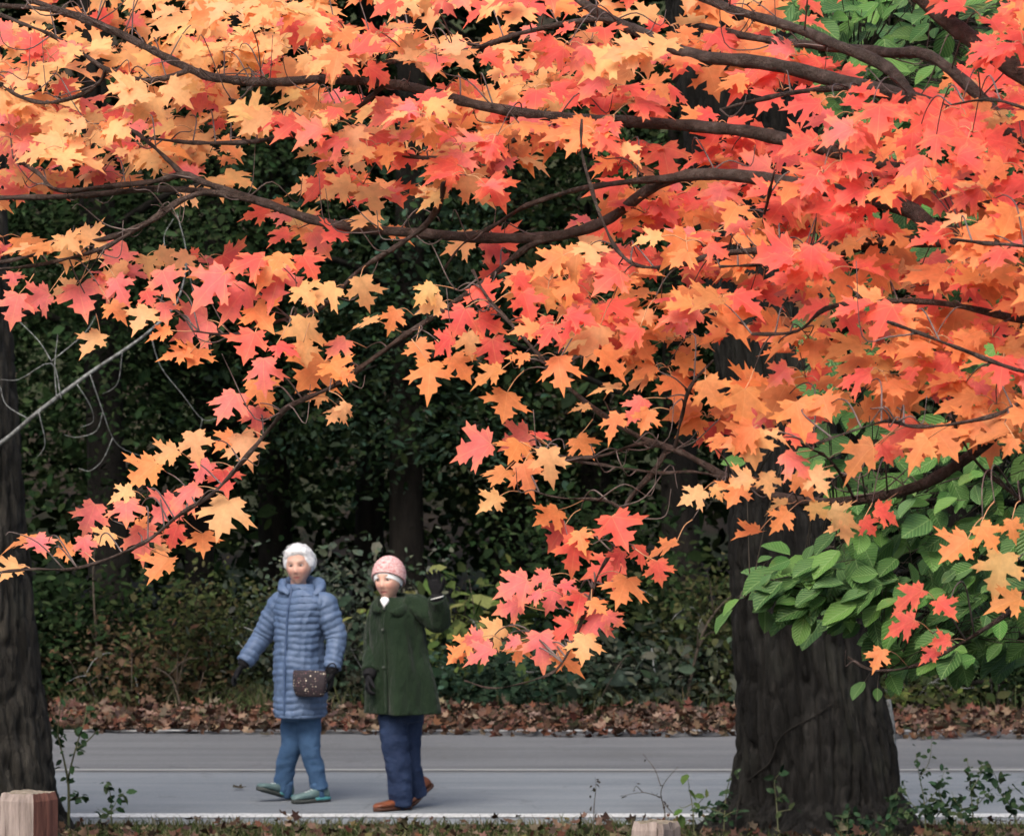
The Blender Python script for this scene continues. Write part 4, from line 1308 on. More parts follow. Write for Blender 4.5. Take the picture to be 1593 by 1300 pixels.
def sphere_dirs(nu=56, nv=40):
    v, f = [], []
    for i in range(nv + 1):
        t = math.pi * i / nv
        for j in range(nu):
            a = 2 * math.pi * j / nu
            v.append((math.sin(t) * math.cos(a), math.sin(t) * math.sin(a), math.cos(t)))
    for i in range(nv):
        for j in range(nu):
            k = (j + 1) % nu
            f.append((i * nu + j, (i + 1) * nu + j, (i + 1) * nu + k, i * nu + k))
    return np.array(v), f
SD_V, SD_F = sphere_dirs()

def head_shape():
    """head about its own centre: x sideways, y forward, z up"""
    d = SD_V
    p = d * np.array([.073, .095, .118])
    x, y, z = p.T.copy()
    t = np.clip(-d[:, 2], 0, 1)
    x = x * (1 - .34 * t ** 1.4)
    front = y > 0
    y = np.where(front, y * (.93 + .10 * t), y * (1 - .28 * np.clip(t - .15, 0, 1)))
    g = lambda cx, cz, sx, sz: np.exp(-((x - cx) / sx) ** 2 - ((z - cz) / sz) ** 2) * front
    nz = np.where(z > -.03, np.exp(-((z + .03) / .034) ** 2), np.exp(-((z + .03) / .011) ** 2))
    y = y + .018 * np.exp(-(x / .013) ** 2) * nz * front
    for s in (-1, 1):
        y = y - .012 * g(s * .031, .010, .016, .012) + .004 * g(s * .03, .033, .022, .009) + .006 * g(s * .042, -.03, .02, .022)
        y = y - .004 * g(s * .027, -.05, .008, .016)
        x = x + s * .008 * np.exp(-((np.abs(y) + .0) / .02) ** 2 - ((z + .01) / .026) ** 2) * (np.sign(p[:, 0]) == s)    # ears
    y = y + .006 * g(0, -.056, .022, .006) + .005 * g(0, -.069, .02, .006) - .006 * g(0, -.0625, .024, .003) + .008 * g(0, -.1, .02, .014)
    return np.stack([x, y, z], -1)
HEAD = head_shape()

class Frame:
    def __init__(s, loc, yaw, pitch=0, roll=0):
        """forward = towards the camera turned by yaw (deg) to picture left"""
        a = math.radians(yaw)
        f = Vector((-math.sin(a), -math.cos(a), 0)); u = Vector((0, 0, 1)); r = f.cross(u)
        q = Matrix((r, f, u)).transposed().to_3x3()
        q = q @ Matrix.Rotation(math.radians(pitch), 3, 'X') @ Matrix.Rotation(math.radians(roll), 3, 'Y')
        s.R = np.array(q); s.o = np.array(tuple(loc)); s.k = 1.0
    def w(s, p): return np.asarray(p) * s.k @ s.R.T + s.o
    def l(s, p): return (np.asarray(p) - s.o) @ s.R / s.k

SKIN = np.array((.56, .34, .265))
def paint_face(me, fr, lips, brow):
    v = fr.l(verts_of(me))
    x, y, z = v.T
    c = np.tile(SKIN, (len(v), 1))
    inh = (y > .03) & (np.abs(z) < .12) & (np.abs(x) < .09)
    def blend(w, col):
        nonlocal c
        w = (np.clip(w, 0, 1) * inh)[:, None]
        c = c * (1 - w) + np.array(col) * w
    e = lambda cx, cz, sx, sz: np.exp(-((x - cx) / sx) ** 4 - ((z - cz) / sz) ** 4)
    for s in (-1, 1):
        blend(.55 * e(s * .042, -.03, .022, .02), (.55, .24, .19))
        blend(.8 * e(s * .031, .009, .017, .0085), (.17, .085, .065))
        blend(.7 * e(s * .032, .034, .021, .005), brow)
        blend(.55 * e(s * .010, -.044, .006, .004), (.16, .06, .05))
    blend(.5 * e(0, -.032, .016, .012), (.56, .24, .19))
    blend(.9 * e(0, -.0625, .024, .0085), lips)
    blend(.8 * e(0, -.0625, .022, .0028), (.14, .04, .04))
    a = me.color_attributes.new('Col', 'FLOAT_COLOR', 'POINT')
    k = np.ones((len(v), 4), dtype=np.float32); k[:, :3] = c
    a.data.foreach_set('color', k.ravel())

def hand_pieces(mb, wrist, direction, palm_n, size, curl, side, spread=.12, thumb=None):
    """a hand with palm, four unequal bent fingers and a thumb; palm_n points out of the palm"""
    d = Vector(direction).normalized(); n = Vector(palm_n); n = (n - d * n.dot(d)).normalized()
    s = d.cross(n) * side                      # towards the thumb
    w = Vector(wrist); k = size
    pts = [w - d * .02 * k, w + d * .02 * k, w + d * .055 * k, w + d * .092 * k]
    rings = []
    for p, a, b in zip(pts, (.026, .031, .040, .040), (.020, .018, .017, .014)):
        rings.append((*p, *(s * a * k), *(n * b * k)))
    mb.add(*loft(rings, 16, 4, 2.4))
    for i, (off, ln) in enumerate(((.030, .070), (.011, .078), (-.009, .073), (-.028, .058))):
        b = w + d * (.085 * k) + s * off * k
        dd = (d + s * spread * (1.2 - i * .8)).normalized()
        q, cur, ang = [b], b, 0
        for seg, fr in enumerate((.45, .32, .23)):
            ang += curl * (.7 + .25 * seg) * (1 + .08 * i)
            v = dd * math.cos(ang) + n * math.sin(ang)
            cur = cur + v * ln * fr * k
            q.append(cur)
        mb.add(*tube(q, [.0105 * k, .0098 * k, .009 * k, .0065 * k], 10, 3))
    b = w + d * .028 * k + s * .026 * k
    t = (s * .8 + d * .75 + n * .3).normalized()
    t2 = (d * .95 + s * .25 + n * (.25 + curl * .5)).normalized()
    mb.add(*tube([b, b + t * .032 * k, b + t * .05 * k + t2 * .022 * k, b + t * .055 * k + t2 * .045 * k], [.014 * k, .0125 * k, .011 * k, .007 * k], 10, 3))

def shoe(root, heel, toe, up, length, mat, sole_mat, heel_mat=None, h=.085, name='shoe', lace=None):
    """heel: point under the heel; toe: point under the toe"""
    heel, toe = Vector(heel), Vector(toe)
    f = (toe - heel).normalized(); u = Vector(up); u = (u - f * u.dot(f)).normalized(); s = f.cross(u)
    L = length
    prof = [(-.01, .020, .050), (.03, .034, .085), (.12, .037, h + .012), (.27, .037, h + .016), (.40, .037, h * .86), (.55, .042, h * .70), (.72, .048, h * .60), (.88, .044, h * .54), (.97, .031, h * .45), (1.01, .014, h * .34)]
    rings = []
    for t, w, hh in prof:
        b = heel + f * t * L
        zc = .022
        c = b + u * (zc + (hh - zc) / 2)
        rings.append((*c, *(s * w), *(u * (hh - zc) / 2)))
    mb = MB().add(*loft(rings, 24, 4, 2.6))
    o = mb.build(name, mat, root)
    sr = []
    for t, w in ((-.03, .012), (.0, .034), (.15, .041), (.4, .038), (.6, .045), (.78, .051), (.93, .042), (1.01, .016)):
        b = heel + f * t * L + u * (.013 + (.012 * max(0, t - .75) if heel_mat else 0))
        sr.append((*b, *(s * w), *(u * .0135)))
    MB().add(*loft(sr, 24, 3, 3.5)).build('sole', sole_mat, o)
    if heel_mat:
        hr = []
        for t, w in ((-.035, .014), (.0, .037), (.15, .044), (.42, .041)):
            b = heel + f * t * L + u * .022
            hr.append((*b, *(s * w), *(u * .013)))
        MB().add(*loft(hr, 20, 3, 3.2)).build('heel_foam', heel_mat, o)
    if lace:
        for k in range(4):
            t = .40 + k * .075
            hh = float(np.interp(t, [p[0] for p in prof], [p[2] for p in prof]))
            b = heel + f * t * L + u * (hh - .004)
            MB().add(*tube([b - s * .024 - u * .006, b + u * .006, b + s * .024 - u * .006], [.0035] * 3, 6, 3)).build('lace', lace, o)
    return o

def px_ring(px, py, Y, hw, hd, yaw=0, tilt=0):
    """body ring: centre from the photo, half width in px as seen, half depth in metres, turned by yaw"""
    c = P(px, py, Y)
    a = math.radians(yaw)
    w = hw * Y / F_PX
    # half axes turned so that the seen half width stays hw
    ax = math.sqrt(max(w * w - (hd * math.sin(a)) ** 2, .02 ** 2)) / max(math.cos(a), .3)
    A = Vector((math.cos(a), -math.sin(a), 0)) * ax
    B = Vector((math.sin(a), math.cos(a), 0)) * hd
    return (c.x, c.y, c.z + tilt, *A, *B)

def eyes(root, fr):
    for s in (-1, 1):
        o = MB().add(fr.w(SD_V * np.array([.0105, .0105, .0065]) + np.array([s * .031, .0655, .009])), SD_F).build('eye', M['eye_white'], root)
        MB().add(fr.w(SD_V * np.array([.0068, .003, .0055]) + np.array([s * .031, .0748, .009])), SD_F).build('iris', M['iris'], o)

def body_mesh(fr, neck, torso, arms, legs, feet):
    mb = MB()
    mb.add(fr.w(HEAD), SD_F)
    mb.add(*tube(neck, [.052, .05, .058], 20, 5))
    mb.add(*loft(torso, 28, 4))
    for pts, rad in arms + legs: mb.add(*tube(pts, rad, 14, 4))
    for h, t in feet: mb.add(*tube([Vector(h), Vector(h) * .45 + Vector(t) * .55, Vector(h) * .2 + Vector(t) * .8], [.024, .016, .010], 10, 3))
    return mb

def wrinkle(me, amp, freq, seed=0, zstretch=1.6, grow=None):
    v = verts_of(me).astype(float)
    n = np.zeros(len(v) * 3, dtype=np.float32)
    me.vertices.foreach_get('normal', n)
    n = n.reshape(-1, 3)
    d = (fbm(v * np.array([freq, freq, freq * zstretch]) + seed, 3) - .5) * 2 * amp
    set_verts(me, v + n * d[:, None])

# ---- woman in the blue quilted coat
def blue_woman():
    Y = 27.75
    g = P(467, 1255, Y)
    root = empty('person', (g.x, Y, .03), 'white-haired person in a slate-blue quilted coat and jeans, striding left beside the green coat', 'person', 'people walking on the road')
    Q = lambda x, y, dy=0: P(x, y, Y + dy)
    fr = Frame(Q(464.5, 880, -.02), 10, -2, 3); fr.k = 1.10
    yaw = 30
    # limbs
    rsh, rel, rwr = Q(434, 940, .07), Q(408, 990, .10), Q(380, 1030, .03)
    lsh, lel, lwr = Q(506, 940, -.08), Q(523, 992, -.10), Q(517, 1040, -.17)
    rhip, rkn, ran = Q(456, 1088, .06), Q(455, 1158, .07), Q(444, 1236, .12)
    lhip, lkn, lan = Q(483, 1088, -.02), Q(482, 1160, -.02), Q(497, 1238, .02)
    arms = [([rsh, rel, rwr], [.05, .04, .03]), ([lsh, lel, lwr], [.05, .04, .03])]
    legs = [([rhip, rkn, ran], [.05, .04, .028]), ([lhip, lkn, lan], [.05, .04, .028])]
    torso = [px_ring(467, 1085, Y, 27, .09, yaw), px_ring(466, 1040, Y, 33, .11, yaw), px_ring(466, 990, Y, 31, .10, yaw), px_ring(468, 945, Y, 34, .10, yaw), px_ring(467, 925, Y, 22, .07, yaw)]
    # feet: right foot (further) lands on its heel, left foot flat
    gz = .032
    rheel = Vector((Q(451, 1252, .12).x, Y + .16, gz)); rdir = Vector((-.74, -.58, 0)).normalized()
    rtoe = rheel + rdir * .235 + Vector((0, 0, .068))
    lheel = Vector((Q(509, 1252, 0).x, Y + .06, gz)); ltoe = lheel + Vector((-.80, -.60, 0)).normalized() * .25
    mb = body_mesh(fr, [Q(464, 900, .01), Q(465, 915, .01), Q(466, 935, .01)], torso, arms, legs, [(rheel + Vector((0, 0, .045)), rtoe + Vector((0, 0, .03))), (lheel + Vector((0, 0, .045)), ltoe + Vector((0, 0, .03)))])
    me = fuse(mb, .005, 1)
    paint_face(me, fr, (.45, .15, .13), (.40, .30, .26))
    link('body', me, M['skin'], root)
    eyes(root, fr)
    # hair: short, full, brushed back
    d = SD_V
    q = d * np.array([.093, .098, .106]) + np.array([0, -.030, .022])
    nz = fbm(d * 4.5 + 5, 3) - .5
    nz2 = np.abs(vnoise(d * np.array([13, 13, 7])) - .5)
    r = 1 + nz * .16 + nz2 * .05
    low = np.clip((-d[:, 2] - .25) / .75, 0, 1)
    q = (q - np.array([0, -.030, .022])) * (r * (1 - .2 * low))[:, None] + np.array([0, -.030, .022])
    q[:, 1] += .034 * np.clip((q[:, 2] - .055) / .04, 0, 1) * (d[:, 1] > -.2)
    q[:, 1] -= .02 * low
    hb = MB().add(fr.w(q), SD_F)
    rr_ = random.Random(5)
    for _ in range(420):
        i = rr_.randrange(len(q)); e = d[i]
        if (e[1] > .35 and e[2] < .35) or e[2] < -.65: continue
        a = q[i] - e * .004
        tdir = np.array([e[0] * .6 + rr_.uniform(-.5, .5), -.5 + rr_.uniform(-.5, .6), -.5 + rr_.uniform(-.3, .5)])
        tdir = tdir - e * (tdir @ e); tdir /= np.linalg.norm(tdir) + 1e-6
        l = rr_.uniform(.02, .045)
        hb.add(*tube([Vector(x) for x in fr.w(np.array([a, a + e * .007 + tdir * l * .5, a + e * .004 + tdir * l]))], [.0022, .002, .0007], 4, 3))
    hb.build('hair', M['white_hair'], root)
    # coat
    pitch_b = .043
    seams = [math.pi * 1.5 - .02, math.pi * 1.5 - .62, math.pi * 1.5 + .62, math.pi * .5, math.pi * .02, math.pi * .98]
    def puff(s, th):
        panel = np.floor((th + .62) / (2 * math.pi) * 6)
        ss = s + .006 * np.sin(th * 3 + s * 9) + .010 * (vnoise(np.stack([panel * 3.1, th * 0, th * 0], -1)) - .5) + .012 * (fbm(np.stack([np.cos(th) * 3, np.sin(th) * 3, th * 0 + s * 7], -1)) - .5)
        ph = ss / pitch_b
        a = (.005 + .010 * vnoise(np.stack([np.floor(ph) * 1.7, panel * 2.3, th * 0], -1))) * np.abs(np.sin(math.pi * ph)) ** .5
        k = np.ones_like(th)
        for c in seams:
            dd = np.abs((th - c + math.pi) % (2 * math.pi) - math.pi)
            k *= 1 - .8 * np.exp(-(dd / .045) ** 2)
        wr = .022 * (fbm(np.stack([np.cos(th) * 6, np.sin(th) * 6, th * 0 + s * 16], -1)) - .5)
        return a * k + wr
    R = [px_ring(467, 1112, Y, 37, .175, yaw), px_ring(467, 1085, Y, 38, .175, yaw), px_ring(466, 1040, Y, 37.5, .165, yaw), px_ring(466, 1000, Y, 36, .150, yaw),
         px_ring(467, 965, Y, 38, .145, yaw), px_ring(468, 942, Y, 41, .135, yaw), px_ring(468, 927, Y, 36, .115, yaw), px_ring(467, 917, Y, 26, .095, yaw), px_ring(466, 908, Y, 19, .08, yaw)]
    mb = MB().add(*loft(R, 96, 20, 2.25, puff))
    def sleeve_puff(s, th):
        ph = (s + .010 * np.sin(th + s * 11) + .012 * (fbm(np.stack([np.cos(th) * 2, np.sin(th) * 2, th * 0 + s * 6], -1)) - .5)) / .042
        return (.005 + .009 * vnoise(np.stack([np.floor(ph) * 1.7, th * 0, th * 0], -1))) * np.abs(np.sin(math.pi * ph)) ** .5 + .018 * (fbm(np.stack([np.cos(th) * 2, np.sin(th) * 2, th * 0 + s * 13], -1)) - .5)
    coat = mb.build('coat', M['blue_nylon'], root)
    for a, b, c, nm in ((rsh, rel, rwr, 'sleeve'), (lsh, lel, lwr, 'sleeve')):
        st = Vector(a) + (Vector((Q(467, 940).x, a.y, a.z)) - a) * .30 + Vector((0, 0, .012))
        MB().add(*tube([st, a, (a + b) / 2 + (a - c) * .0, b, (b + c) / 2, c], [.062, .072, .066, .062, .056, .049], 40, 14, disp=sleeve_puff)).build(nm, M['blue_nylon'], coat)
    # stand-up collar and hood folded down behind the neck
    cr = []
    for py, hw, hd, dx in ((927, 25, .10, 467), (918, 22.5, .094, 466.5), (911, 21.5, .092, 466), (907, 21, .090, 466)):
        cr.append(px_ring(dx, py, Y + .012, hw, hd, 15))
    v, f = loft(cr, 40, 6, 2.0, lambda s, th: .003 * np.sin(th * 7))
    f = f[:-2]
    v2 = v.copy()
    MB().add(v, f).build('collar', M['blue_nylon'], coat)
    hood = [Q(447, 924, -.11), Q(440, 914, -.02), Q(446, 908, .08), Q(467, 906, .145), Q(490, 907, .08), Q(499, 914, -.04), Q(488, 925, -.12)]
    MB().add(*tube(hood, [.012, .034, .042, .046, .043, .036, .012], 18, 8, flat=1.0, disp=lambda s, th: .006 * np.sin(s * 55 + th) + .004 * np.sin(th * 3 + s * 20))).build('hood', M['blue_nylon'], coat)
    # zip down the front
    rr = catmull(np.array(R), 20)
    th0 = math.pi * 1.5 - .02
    zp = []
    for q in rr[2:-6:6]:
        c = math.cos(th0); s = math.sin(th0)
        o = (np.sign(c) * abs(c) ** (2 / 2.25)) * q[3:6] + (np.sign(s) * abs(s) ** (2 / 2.25)) * q[6:9]
        zp.append(Vector(q[:3] + o * (1 + .006 / np.linalg.norm(o))))
    MB().add(*tube(zp, [.0085] * len(zp), 8, 2)).build('zip', M['zip'], coat)
    hem = [Vector(R[0][:3]) + Vector(R[0][3:6]) * math.cos(t) * 1.0 + Vector(R[0][6:9]) * math.sin(t) * 1.0 for t in np.linspace(0, 2 * math.pi, 33)]
    MB().add(*tube(hem, [.012] * 33, 8, 2)).build('hem', M['blue_nylon'], coat)
    # jeans
    mb = MB()
    mb.add(*loft([px_ring(468, 1118, Y, 30, .13, yaw), px_ring(467, 1095, Y, 33, .14, yaw), px_ring(467, 1060, Y, 31, .13, yaw)], 30, 4))
    mb.add(*tube([Q(457, 1080, .05), Q(458, 1120, .06), Q(453, 1160, .06), Q(445, 1193, .09), Q(439, 1228, .13)], [.09, .090, .074, .064, .060], 24, 6))
    mb.add(*tube([Q(481, 1080, 0), Q(480, 1120, 0), Q(482, 1160, 0), Q(489, 1193, .01), Q(497, 1226, .03)], [.088, .082, .068, .062, .060], 24, 6))
    me = fuse(mb, .007, 2)
    wrinkle(me, .016, 9, 3)
    link('jeans', me, M['mid_denim'], root)
    # gloves
    mb = MB()
    mb.add(*tube([rwr + (rel - rwr) * .12, rwr, rwr + (rwr - rel).normalized() * .03], [.043, .042, .034], 16, 3))
    hand_pieces(mb, rwr + (rwr - rel).normalized() * .02, Vector((-.55, -.1, -.85)), Vector((.75, -.2, -.45)), 1.0, .35, 1)
    me = fuse(mb, .004, 1)
    link('glove', me, M['black_knit'], root)
    mb = MB()
    mb.add(*tube([lwr + (lel - lwr) * .12, lwr, lwr + Vector((0, 0, -.03))], [.045, .044, .038], 16, 3))
    hand_pieces(mb, lwr + Vector((0, 0, -.015)), Vector((-.12, -.1, -1)), Vector((-.9, .1, .1)), 1.08, .55, -1)
    me = fuse(mb, .004, 1)
    link('glove', me, M['black_knit'], root)
    u = (rtoe - rheel).normalized()
    shoe(root, rheel, rtoe, (0, 0, 1), .275, M['sneaker'], M['sneaker_sole'], M['teal_sole'], .105, 'sneaker', M['lace'])
    shoe(root, lheel, ltoe, (0, 0, 1), .275, M['sneaker'], M['sneaker_sole'], M['teal_sole'], .105, 'sneaker', M['lace'])
    for an, kn in ((ran, rkn), (lan, lkn)):
        MB().add(*tube([an + (kn - an) * .3, an + (kn - an) * .05, an + (an - kn) * .04], [.042, .040, .034], 14, 3)).build('sock', M['mid_denim'], root)
    # patterned pouch held in her left hand
    k = NT('beaded_cloth')
    tc = k.n('ShaderNodeTexCoord')
    vo = k.n('ShaderNodeTexVoronoi', i_Scale=62.0, i_Randomness=.45)
    k.l(tc.outputs['Object'], vo.inputs['Vector'])
    dot = k.ramp(vo.outputs['Distance'], [(.22, (1, 1, 1)), (.34, (0, 0, 0))])
    tint = k.ramp(k.noise(34, 1), [(.40, (.05, .03, .035)), (.52, (.12, .05, .06)), (.56, (.22, .18, .15)), (.66, (.75, .66, .52))])
    c = k.mix((.022, .016, .02), tint, dot)
    k.bump(vo.outputs['Distance'], .4, .004)
    bm = k.fin(c, .75, .3)
    c0 = Q(482, 1063, -.235)
    bag = empty('handbag', c0, 'small dark beaded handbag held in the black left glove against the blue coat', 'handbag')
    xs = Vector((.955, -.29, 0)); ys = Vector((.29, .955, 0)); zs = Vector((0, 0, 1))
    rings = []
    for t, w, dpt in ((-.085, .075, .010), (-.078, .092, .022), (-.04, .108, .034), (0, .114, .036), (.05, .115, .028), (.078, .113, .016), (.085, .110, .008)):
        rings.append((*(c0 + zs * t), *(xs * w), *(ys * dpt)))
    b = MB().add(*loft(rings, 40, 5, 3.6)).build('pouch', bm, bag)
    MB().add(*tube([c0 + zs * .088 - xs * .105, c0 + zs * .091, c0 + zs * .088 + xs * .105], [.004] * 3, 6, 3)).build('zip', M['zip'], bag)
    e = c0 + zs * .08 + xs * .105
    MB().add(*tube([e, e + Vector((.02, -.01, .04)), e + Vector((.05, -.005, .055)), e + Vector((.07, 0, .03)), e + Vector((.03, 0, -.005))], [.005] * 5, 6, 4)).build('wrist_strap', M['black_knit'], bag)
blue_woman()

# ---- woman in the green coat
def green_woman():
    Y = 27.25
    g = P(622, 1270, Y)
    root = empty('person', (g.x, Y, .03), 'person in a dark green wool coat and pink knitted hat, raising a black-gloved hand', 'person', 'people walking on the road')
    Q = lambda x, y, dy=0: P(x, y, Y + dy)
    fr = Frame(Q(603.5, 902, -.03), 22, -3, 4); fr.k = 1.10
    yaw = 32
    rsh, rel, rwr = Q(592, 950, .06), Q(582, 1008, .04), Q(576, 1045, -.10)
    lsh, lel, lwr = Q(650, 944, -.08), Q(684, 968, -.14), Q(680, 930, -.24)
    rhip, rkn, ran = Q(612, 1098, -.02), Q(616, 1170, -.05), Q(621, 1250, .02)
    lhip, lkn, lan = Q(640, 1098, .10), Q(640, 1172, .13), Q(648, 1232, .20)
    torso = [px_ring(622, 1085, Y + .04, 29, .09, yaw), px_ring(620, 1040, Y, 34, .12, yaw), px_ring(617, 990, Y, 32, .11, yaw), px_ring(617, 950, Y, 33, .10, yaw), px_ring(612, 930, Y, 22, .07, yaw)]
    gz = .032
    rheel = Vector((Q(636, 1268).x, Y + .07, gz)); rtoe = rheel + Vector((-.80, -.60, 0)).normalized() * .245
    ltoe = Vector((Q(641, 1264).x - .02, Y + .17, gz + .004)); lheel = ltoe + Vector((.66, .45, 0)).normalized() * .17 + Vector((0, 0, .125))
    arms = [([rsh, rel, rwr], [.05, .04, .03]), ([lsh, lel, lwr], [.05, .04, .03])]
    legs = [([rhip, rkn, ran], [.05, .04, .028]), ([lhip, lkn, lan], [.05, .04, .028])]
    mb = body_mesh(fr, [Q(604, 925, .0), Q(606, 935, .0), Q(609, 950, .01)], torso, arms, legs, [(rheel + Vector((0, 0, .045)), rtoe + Vector((0, 0, .03))), (lheel * .75 + ltoe * .25 + Vector((0, 0, .03)), ltoe + Vector((0, 0, .025)))])
    me = fuse(mb, .005, 1)
    paint_face(me, fr, (.40, .13, .12), (.33, .23, .19))
    link('body', me, M['skin'], root)
    eyes(root, fr)
    # knitted hat with a white band underneath
    tilt = Matrix.Rotation(math.radians(31), 3, 'X')
    T = np.array(tilt)
    def cap(p0, p1, rad, ctr, nring, amp):
        V = []
        for i in range(nring):
            t = math.radians(p0 + (p1 - p0) * i / (nring - 1))
            for j in range(64):
                a = 2 * math.pi * j / 64
                d = np.array([math.sin(t) * math.cos(a), math.sin(t) * math.sin(a), math.cos(t)])
                bump_ = 1 + amp * math.sin(j * 2 * math.pi / 64 * 26) * math.sin(t) + amp * .8 * math.sin(i * 1.5)
                V.append(d * np.array(rad) * bump_)
        V = np.array(V) @ T.T + np.array(ctr)
        return V
    n = 34
    V = cap(0.5, 104, (.096, .113, .114), (0, -.022, .026), n, .018)
    Vi = cap(104, 95, (.089, .105, .106), (0, -.022, .026), 4, .0)
    VV = np.vstack([V, Vi])
    hat = MB().add(fr.w(VV), grid_faces(n + 4, 64, False)).build('hat', M['pink_knit'], root)
    rimv = cap(104, 105, (.095, .111, .111), (0, -.022, .026), 2, 0)[:64]
    MB().add(*tube([Vector(p) for p in fr.w(np.vstack([rimv, rimv[:1]]))], [.007] * 65, 8, 1)).build('brim', M['pink_knit'], hat)
    Vb = cap(90, 119, (.086, .1035, .105), (0, -.019, .022), 10, .0)
    # the band shows only above the forehead
    MB().add(fr.w(Vb), grid_faces(10, 64, False)).build('band', M['white_cloth'], hat)
    # coat: flared, soft folds
    def folds(s, th):
        hemw = np.clip(1 - s / .62, 0, 1)
        a = .030 * hemw * np.sin(th * 5 + 1.1) + .016 * hemw * np.sin(th * 9 + s * 3)
        return a + .045 * (fbm(np.stack([np.cos(th) * 2.6 + s * 1.6, np.sin(th) * 2.6, th * 0 + s * 5.0 + 4], -1), 4) - .5)
    R = [px_ring(628, 1108, Y, 53, .215, yaw, 0), px_ring(626, 1085, Y, 51, .205, yaw), px_ring(623, 1040, Y, 47.5, .185, yaw), px_ring(620, 1000, Y, 44, .17, yaw), px_ring(618, 970, Y, 42, .16, yaw),
         px_ring(618, 950, Y, 40, .145, yaw), px_ring(615, 937, Y, 32, .12, yaw), px_ring(610, 928, Y, 21, .09, yaw)]
    coat = MB().add(*loft(R, 72, 10, 2.2, folds)).build('coat', M['green_wool'], root)
    sw = lambda s, th: .014 * (fbm(np.stack([np.cos(th) * 2, np.sin(th) * 2, th * 0 + s * 14], -1)) - .5) * 2
    MB().add(*tube([Q(600, 943, .05), rsh, (rsh + rel) / 2 + Vector((-.01, 0, 0)), rel, (rel + rwr) / 2, rwr], [.07, .078, .072, .068, .062, .058], 32, 8, disp=sw)).build('sleeve', M['green_wool'], coat)
    MB().add(*tube([Q(634, 940, -.05), lsh, (lsh + lel) / 2, lel + Vector((-.006, 0, .006)), (lel + lwr) / 2 + Vector((.008, 0, 0)), lwr], [.072, .082, .076, .072, .064, .058], 32, 8, disp=sw)).build('sleeve', M['green_wool'], coat)
    # turned down collar: two flaps
    cp = [Q(591, 950, -.15), Q(583, 944, -.09), Q(590, 933, .02), Q(608, 928, .10), Q(632, 930, .06), Q(637, 940, -.06), Q(624, 952, -.16), Q(607, 951, -.18)]
    MB().add(*tube(cp, [.012, .034, .034, .034, .038, .040, .036, .012], 16, 8, flat=.62)).build('collar', M['green_wool'], coat)
    th0 = math.pi * 1.5 + .05
    rr = catmull(np.array(R), 10)
    line = []
    for i, q in enumerate(rr[1:-4:4]):
        c, s = math.cos(th0), math.sin(th0)
        o = (np.sign(c) * abs(c) ** (2 / 2.2)) * q[3:6] + (np.sign(s) * abs(s) ** (2 / 2.2)) * q[6:9]
        l = np.linalg.norm(o)
        line.append(Vector(q[:3] + o * (1 + .004 / l)))
    MB().add(*tube(line, [.009] * len(line), 8, 2)).build('placket', M['green_wool'], coat)
    for t in (.35, .6, .85):
        p = line[int(t * (len(line) - 1))] + Vector((-.012, -.012, 0))
        MB().add(SD_V * np.array([.013, .005, .013]) + np.array(tuple(p)), SD_F).build('button', M['black_button'], coat)
    # white shirt at the neck
    v = SD_V * np.array([.036, .022, .040]); v[:, 0] *= np.clip(.62 + v[:, 2] / .07, .1, 1.1)
    MB().add(v + np.array(tuple(Q(598.5, 938, -.105))), SD_F).build('shirt', M['white_cloth'], root)
    mb = MB()
    mb.add(*loft([px_ring(625, 1122, Y + .04, 33, .14, yaw), px_ring(625, 1098, Y + .04, 38, .15, yaw), px_ring(622, 1065, Y + .02, 36, .14, yaw)], 30, 4))
    mb.add(*tube([Q(611, 1085, 0), Q(612, 1125, -.01), Q(617, 1165, -.03), Q(622, 1205, -.01), Q(622, 1251, .02)], [.098, .096, .086, .080, .072], 24, 6))
    mb.add(*tube([Q(639, 1085, .08), Q(638, 1125, .09), Q(636, 1165, .10), Q(640, 1200, .14), Q(648, 1236, .20)], [.095, .088, .078, .070, .064], 24, 6))
    me = fuse(mb, .007, 2)
    wrinkle(me, .017, 9, 13)
    link('jeans', me, M['dark_denim'], root)
    for an, kn in ((ran, rkn), (lan, lkn)):
        MB().add(*tube([an + (kn - an) * .3, an, an + (an - kn) * .12], [.046, .044, .038], 14, 3)).build('sock', M['dark_denim'], root)
    # waving glove, palm to the camera
    fd = (lwr - lel).normalized()
    mb = MB()
    mb.add(*tube([lwr - fd * .03, lwr, lwr + fd * .035], [.046, .044, .034], 16, 3))
    hand_pieces(mb, lwr + fd * .02, Vector((-.18, -.12, 1)), Vector((-.35, -1, -.1)), 1.1, .22, 1, .2)
    link('glove', fuse(mb, .004, 1), M['black_knit'], root)
    MB().add(*tube([lwr + Vector((.0455 * math.cos(t), .0455 * math.sin(t), .004 + .012 * math.cos(t))) for t in np.linspace(math.radians(215), math.radians(330), 12)], [.0035] * 12, 8, 2)).build('bracelet', M['steel'], root)
    mb = MB()
    mb.add(*tube([rwr + (rel - rwr) * .15, rwr, rwr + Vector((-.01, -.03, -.03))], [.046, .045, .036], 16, 3))
    hand_pieces(mb, rwr + Vector((-.008, -.012, -.015)), Vector((-.1, -.35, -1)), Vector((.9, .1, -.2)), 1.0, .6, 1)
    link('glove', fuse(mb, .004, 1), M['black_knit'], root)
    shoe(root, rheel, rtoe, (0, 0, 1), .27, M['brown_leather'], M['brown_sole'], None, .095, 'shoe')
    shoe(root, lheel, ltoe, (.25, .1, 1), .215, M['brown_leather'], M['brown_sole'], None, .095, 'shoe')
green_woman()

